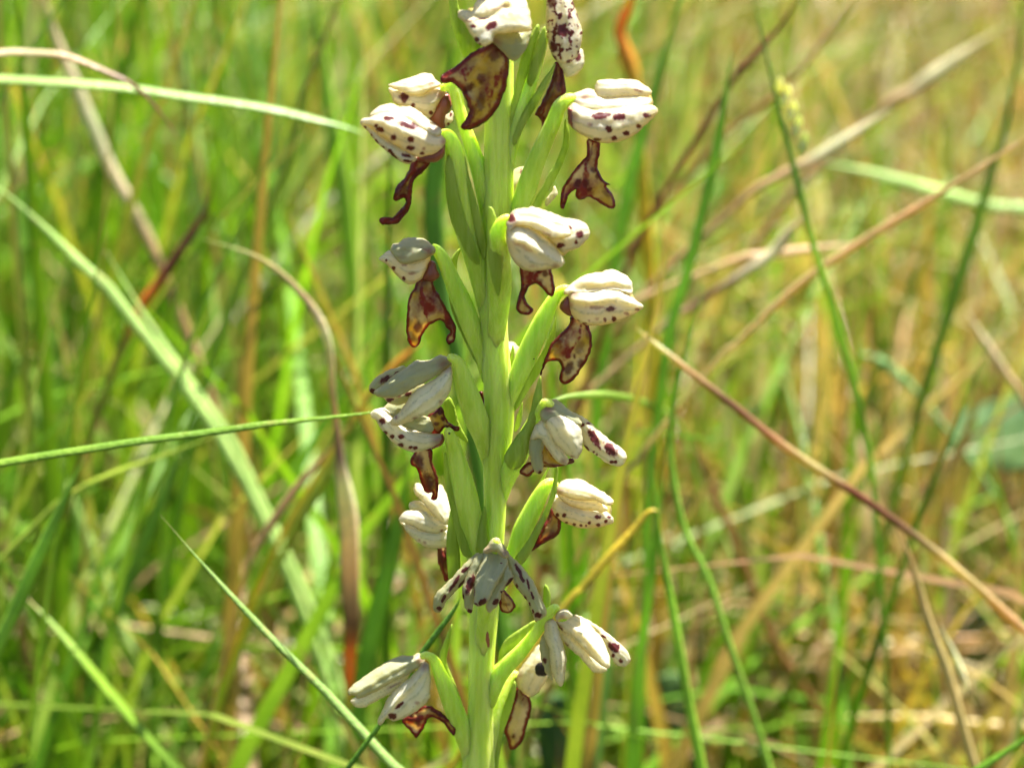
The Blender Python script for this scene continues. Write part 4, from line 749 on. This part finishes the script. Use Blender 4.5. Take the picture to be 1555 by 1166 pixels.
gb('pale ribbed stub in the right middle', [(1300, 535), (1335, 545), (1365, 570), (1395, 600)], 150, [8, 15, 16, 8], flat(BLUEG))
dry('slim brown stalk bending left, lower right', [(1010, 650), (1060, 690), (1100, 780), (1140, 880), (1180, 980), (1220, 1040)], 130, [9, 10, 14, 14, 14, 12], flat((0.20, 0.11, 0.04)), round_=True)
gb('green blade low in the left middle, leaning right', [(300, 640), (270, 700), (235, 780), (205, 860), (170, 950)], 100, [10, 18, 20, 20, 18], flat((0.14, 0.24, 0.04)))
gb('tall deep green blade rising behind the upper left flower', [(690, 60), (672, 180), (660, 300), (668, 420), (690, 520)], 95, [14, 26, 32, 32, 28], flat((0.09, 0.19, 0.025)))
gb('bright lime blade at the top left of the spike', [(470, -60), (485, 60), (500, 160), (520, 260), (530, 350)], 170, [22, 28, 28, 28, 26], flat(LIME), tip=False)
gb('pale blade near the upper left corner, almost upright', [(262, -40), (275, 80), (290, 180), (300, 280), (310, 380)], 180, [22, 26, 24, 24, 24], flat(PALE), tip=False)
dry('pinkish stalk leaning in the upper left corner', [(55, -60), (80, 40), (120, 140), (160, 240), (210, 330), (250, 420)], 140, [18, 22, 22, 20, 18, 16], [(0, PINK), (.5, WHITE), (1, TAN)], tip=False)

# seed head on the dark flowering stalk
sh = empty('seed_head'); setp(sh, 'pale seed head pressed against the dark flowering stalk', 'seed head')
for i in range(9):
    t = i / 8; x = 1183 + 34 * t; y = 140 + 95 * t
    p = np.array(at(x + 8 * (i % 2), y, 98)[:]); q = np.array(at(x + 6 + 8 * (i % 2) - 4, y - 24, 96)[:])
    C = np.linspace(p, q, 6); wd = np.array([1.6, 5, 6.5, 6, 4, .8]) * MM * 1.4
    tube3('spikelet', C, wd, GRASS, sh, 8, cols=np.tile((0.66, 0.66, 0.5, 1), (6, 1)))

# broad leaves at the foot of the grass
LEAFB = plain('broad_leaf_green', (0.035, 0.085, 0.02), (0.09, 0.16, 0.045), 90, 0.3, 0.65, 0.15, stretch=(1, 1, 0.5), bd=0.0008)
def broad(label, out, d, f=14, tilt=(0, 0)):
    o = sheet('broad_leaf', out, LEAFB, None, d * 1.5, f, th=5, tilt=tilt, step=7, wob=4, veins=(3, 0.9), ragged=5)
    bx = np.mean([p[0] for p in out]); by = max(p[1] for p in out)
    d *= 1.5
    pts = [(bx, by - 25, d + 1, 5), (bx + 6, by + 30, d + 2, 5), (bx + 10, by + 160, d + 4, 6), (bx + 14, by + 420, d + 8, 6)]
    st = tube('leaf_stalk', pts, LEAFB, o, 8)
    return setp(o, label, 'leaf', 'broad leaves low in the grass')
broad('dark broad leaf low behind the claw-like flower', [(985, 1060), (1010, 1020), (1040, 1030), (1065, 1090), (1070, 1160), (1050, 1230), (1010, 1240), (985, 1180), (978, 1110)], 120, tilt=(0.3, -0.3))
broad('dark green broad leaf with a pale edge at the right border', [(1430, 668), (1462, 625), (1515, 606), (1580, 612), (1650, 650), (1690, 690), (1620, 705), (1540, 715), (1470, 704)], 170, 10, (0.3, -1.6))
broad('greyish broad leaf under the straw in the lower right', [(1430, 960), (1460, 925), (1510, 930), (1530, 970), (1520, 1020), (1470, 1030), (1435, 1005)], 160, 10, (0.2, -0.6))
broad('small shiny round leaf low between the lower flowers', [(815, 1090), (835, 1055), (860, 1060), (872, 1100), (868, 1150), (845, 1190), (820, 1160)], 90, 12, (0.2, -0.3))

# ------------------------------------------------------------------ the mass of grass and litter
NPR = np.random.default_rng(11)
def strips(name, root, height, lean, curve, width, col, tipcol, levels=7, label=None, flatness=None):
    """many folded blades as one mesh; lean: (N,2) sideways travel of the tip, curve: bend exponent"""
    N = len(root); t = np.linspace(0, 1, levels)
    P = np.zeros((N, levels, 3))
    bend = t[None, :] ** curve[:, None]
    P[:, :, 0] = root[:, None, 0] + lean[:, None, 0] * bend
    P[:, :, 1] = root[:, None, 1] + lean[:, None, 1] * bend
    drop = (lean ** 2).sum(1) ** .5
    P[:, :, 2] = root[:, None, 2] + height[:, None] * (t[None] - 0.35 * np.clip(drop / height, 0, 1.3)[:, None] * t[None] ** 3)
    ang = NPR.uniform(0, 2 * np.pi, N); tw = NPR.uniform(-1.2, 1.2, N)
    th = ang[:, None] + tw[:, None] * t[None]
    A = np.stack([np.cos(th), np.sin(th), np.zeros_like(th)], 2); B = np.stack([-np.sin(th), np.cos(th), np.zeros_like(th)], 2)
    wp = np.clip(np.minimum(0.6 + t * 1.4, 1.0) * np.clip((1 - t) * 2.2, 0, 1) ** 0.7, 0.03, 1)
    w = width[:, None] * wp[None] * 0.5
    V = np.stack([P - A * w[..., None], P + B * (w * 0.45)[..., None], P + A * w[..., None]], 2)   # N,L,3,3
    vs = V.reshape(-1, 3).astype(np.float32)
    i0 = (np.arange(N) * levels * 3)[:, None, None] + (np.arange(levels - 1) * 3)[None, :, None]
    q = []
    for s in (0, 1):
        q.append(np.stack([i0[..., 0] + s, i0[..., 0] + s + 1, i0[..., 0] + s + 4, i0[..., 0] + s + 3], 2))
    F = np.concatenate([x.reshape(-1, 4) for x in q]).astype(np.int32)
    me = bpy.data.meshes.new(name)
    me.vertices.add(len(vs)); me.vertices.foreach_set('co', vs.ravel())
    me.loops.add(F.size); me.loops.foreach_set('vertex_index', F.ravel())
    me.polygons.add(len(F)); me.polygons.foreach_set('loop_start', np.arange(0, F.size, 4, dtype=np.int32))
    me.polygons.foreach_set('use_smooth', np.ones(len(F), bool))
    c = col[:, None, :] * (1 - t[None, :, None] ** 3) + tipcol[:, None, :] * t[None, :, None] ** 3
    c = np.concatenate([np.repeat(c[:, :, None, :], 3, 2), np.ones((N, levels, 3, 1))], 3)
    a = me.color_attributes.new('paint', 'FLOAT_COLOR', 'POINT'); a.data.foreach_set('color', c.astype(np.float32).ravel())
    me.materials.append(MEADOW); me.update(calc_edges=True); me.validate()
    o = bpy.data.objects.new(name, me); COL.objects.link(o)
    return setp(o, label, None, None, 'stuff')

def tufts(r, frac, spread):
    N = len(r); m = int(N * frac); c = r[NPR.integers(0, max(N // 14, 1), m)]
    r[N - m:, :2] = c[:, :2] + NPR.normal(0, spread, (m, 2)); return r
def field(N, xr, yr):
    r = np.zeros((N, 3)); r[:, 0] = NPR.uniform(*xr, N); r[:, 1] = NPR.uniform(*yr, N); r[:, 2] = -0.006
    return r
def clear(r, lean, h):
    """keep the lens's view of the orchid open, as the photographer found it"""
    tipx = r[:, 0] + lean[:, 0]; tipy = r[:, 1] + lean[:, 1]
    y = np.minimum(r[:, 1], tipy)
    half = 0.06 + 0.27 * np.clip(y + 0.25, 0, None)
    near = (y < 0.06) & ((np.abs(r[:, 0]) < half + 0.05) | (np.abs(tipx) < half + 0.05)) & (h > 0.06)
    return ~near
def palette(N, dry):
    g = np.array([GREEN, (0.10, 0.21, 0.025), LIME, (0.15, 0.27, 0.035), (0.20, 0.31, 0.07), DEEP, (0.23, 0.33, 0.10)])
    d = np.array([STRAW, TAN, PINK, (0.30, 0.20, 0.07), (0.22, 0.12, 0.05), (0.36, 0.25, 0.06), WHITE])
    c = g[NPR.choice(len(g), N, p=[.22, .2, .14, .2, .12, .06, .06])]
    dd = d[NPR.choice(len(d), N, p=[.24, .2, .12, .16, .12, .1, .06])]
    k = NPR.random(N) < dry
    c = np.where(k[:, None], dd * 0.85, c * np.array([0.82, 0.92, 0.42])) * NPR.uniform(0.65, 1.2, (N, 1))
    tip = np.where((NPR.random(N) < 0.3)[:, None], dd, c)
    return c, tip
def sward(name, N, xr, yr, hr, wr, dry0, dry1, label, leanamt=0.5):
    r = tufts(field(N, xr, yr), 0.5, 0.016)
    u = np.clip((r[:, 0] + 0.12 + 0.15 * r[:, 1]) / (0.30 + 0.3 * r[:, 1]), 0, 1); u = u * u * (3 - 2 * u)   # drier and shorter towards +X
    h = NPR.uniform(*hr, N) * (1 - 0.45 * u) * np.where(NPR.random(N) < 0.25, 0.55, 1)
    a = NPR.uniform(0, 2 * np.pi, N); m = np.abs(NPR.normal(0, leanamt, N)) * h
    lean = np.stack([np.cos(a), np.sin(a)], 1) * m[:, None]
    h = np.minimum(h, 0.17 + 0.9 * np.hypot(r[:, 0], r[:, 1]))
    k = clear(r, lean, h); r, h, lean, u = r[k], h[k], lean[k], u[k]
    n = len(r); c, tip = palette(n, dry0 + (dry1 - dry0) * u)
    return strips(name, r, h, lean, NPR.uniform(1.3, 2.6, n), NPR.uniform(*wr, n), c, tip, label=label)
sward('grass', 17000, (-0.55, 0.55), (0.07, 0.9), (0.10, 0.32), (0.0011, 0.0038), 0.02, 0.70, 'dense meadow grass, lush on one side and drier on the other')
sward('far_grass', 18000, (-1.8, 1.8), (0.8, 3.2), (0.12, 0.30), (0.002, 0.005), 0.08, 0.72, 'meadow grass farther off')
sward('side_grass', 5000, (-1.6, 1.6), (-1.0, 0.9), (0.10, 0.24), (0.002, 0.005), 0.05, 0.40, 'meadow grass on either side of the orchid')
# fallen straw and short moss-like blades on the soil
n = 5200; r = field(n, (-1.0, 1.0), (-0.1, 1.8)); r[:, 2] = NPR.uniform(0.0, 0.05, n)
a = NPR.uniform(0, 2 * np.pi, n); L = NPR.uniform(0.02, 0.11, n)
k = r[:, 1] > 0.02; r, a, L = r[k], a[k], L[k]; n = len(r)
c, tip = palette(n, 0.75)
strips('litter', r, NPR.uniform(0.004, 0.03, n), np.stack([np.cos(a), np.sin(a)], 1) * L[:, None], np.ones(n), NPR.uniform(0.0015, 0.004, n), c, tip, 5, 'fallen straw and dead blades on the soil')

# tangle of dead straw, thickest towards +X
n = 7500; r = field(n, (-0.4, 0.9), (0.05, 1.5)); r[:, 2] = NPR.uniform(0.0, 0.09, n)
k = NPR.random(n) < np.clip((r[:, 0] + 0.18 + 0.1 * r[:, 1]) / 0.35, 0.05, 1); r = r[k]; n = len(r)
a = NPR.uniform(0, 2 * np.pi, n); h = NPR.uniform(0.02, 0.14, n); L = NPR.uniform(0.05, 0.2, n)
lean = np.stack([np.cos(a), np.sin(a) * 0.6], 1) * L[:, None]
k = clear(r, lean, h + 0.1); r, h, lean = r[k], h[k], lean[k]; n = len(r)
c, tip = palette(n, 0.97)
strips('dead_straw', r, h, lean, NPR.uniform(0.9, 1.4, n), NPR.uniform(0.001, 0.003, n), c, tip, 6, 'tangled dead straw among the drier grass')
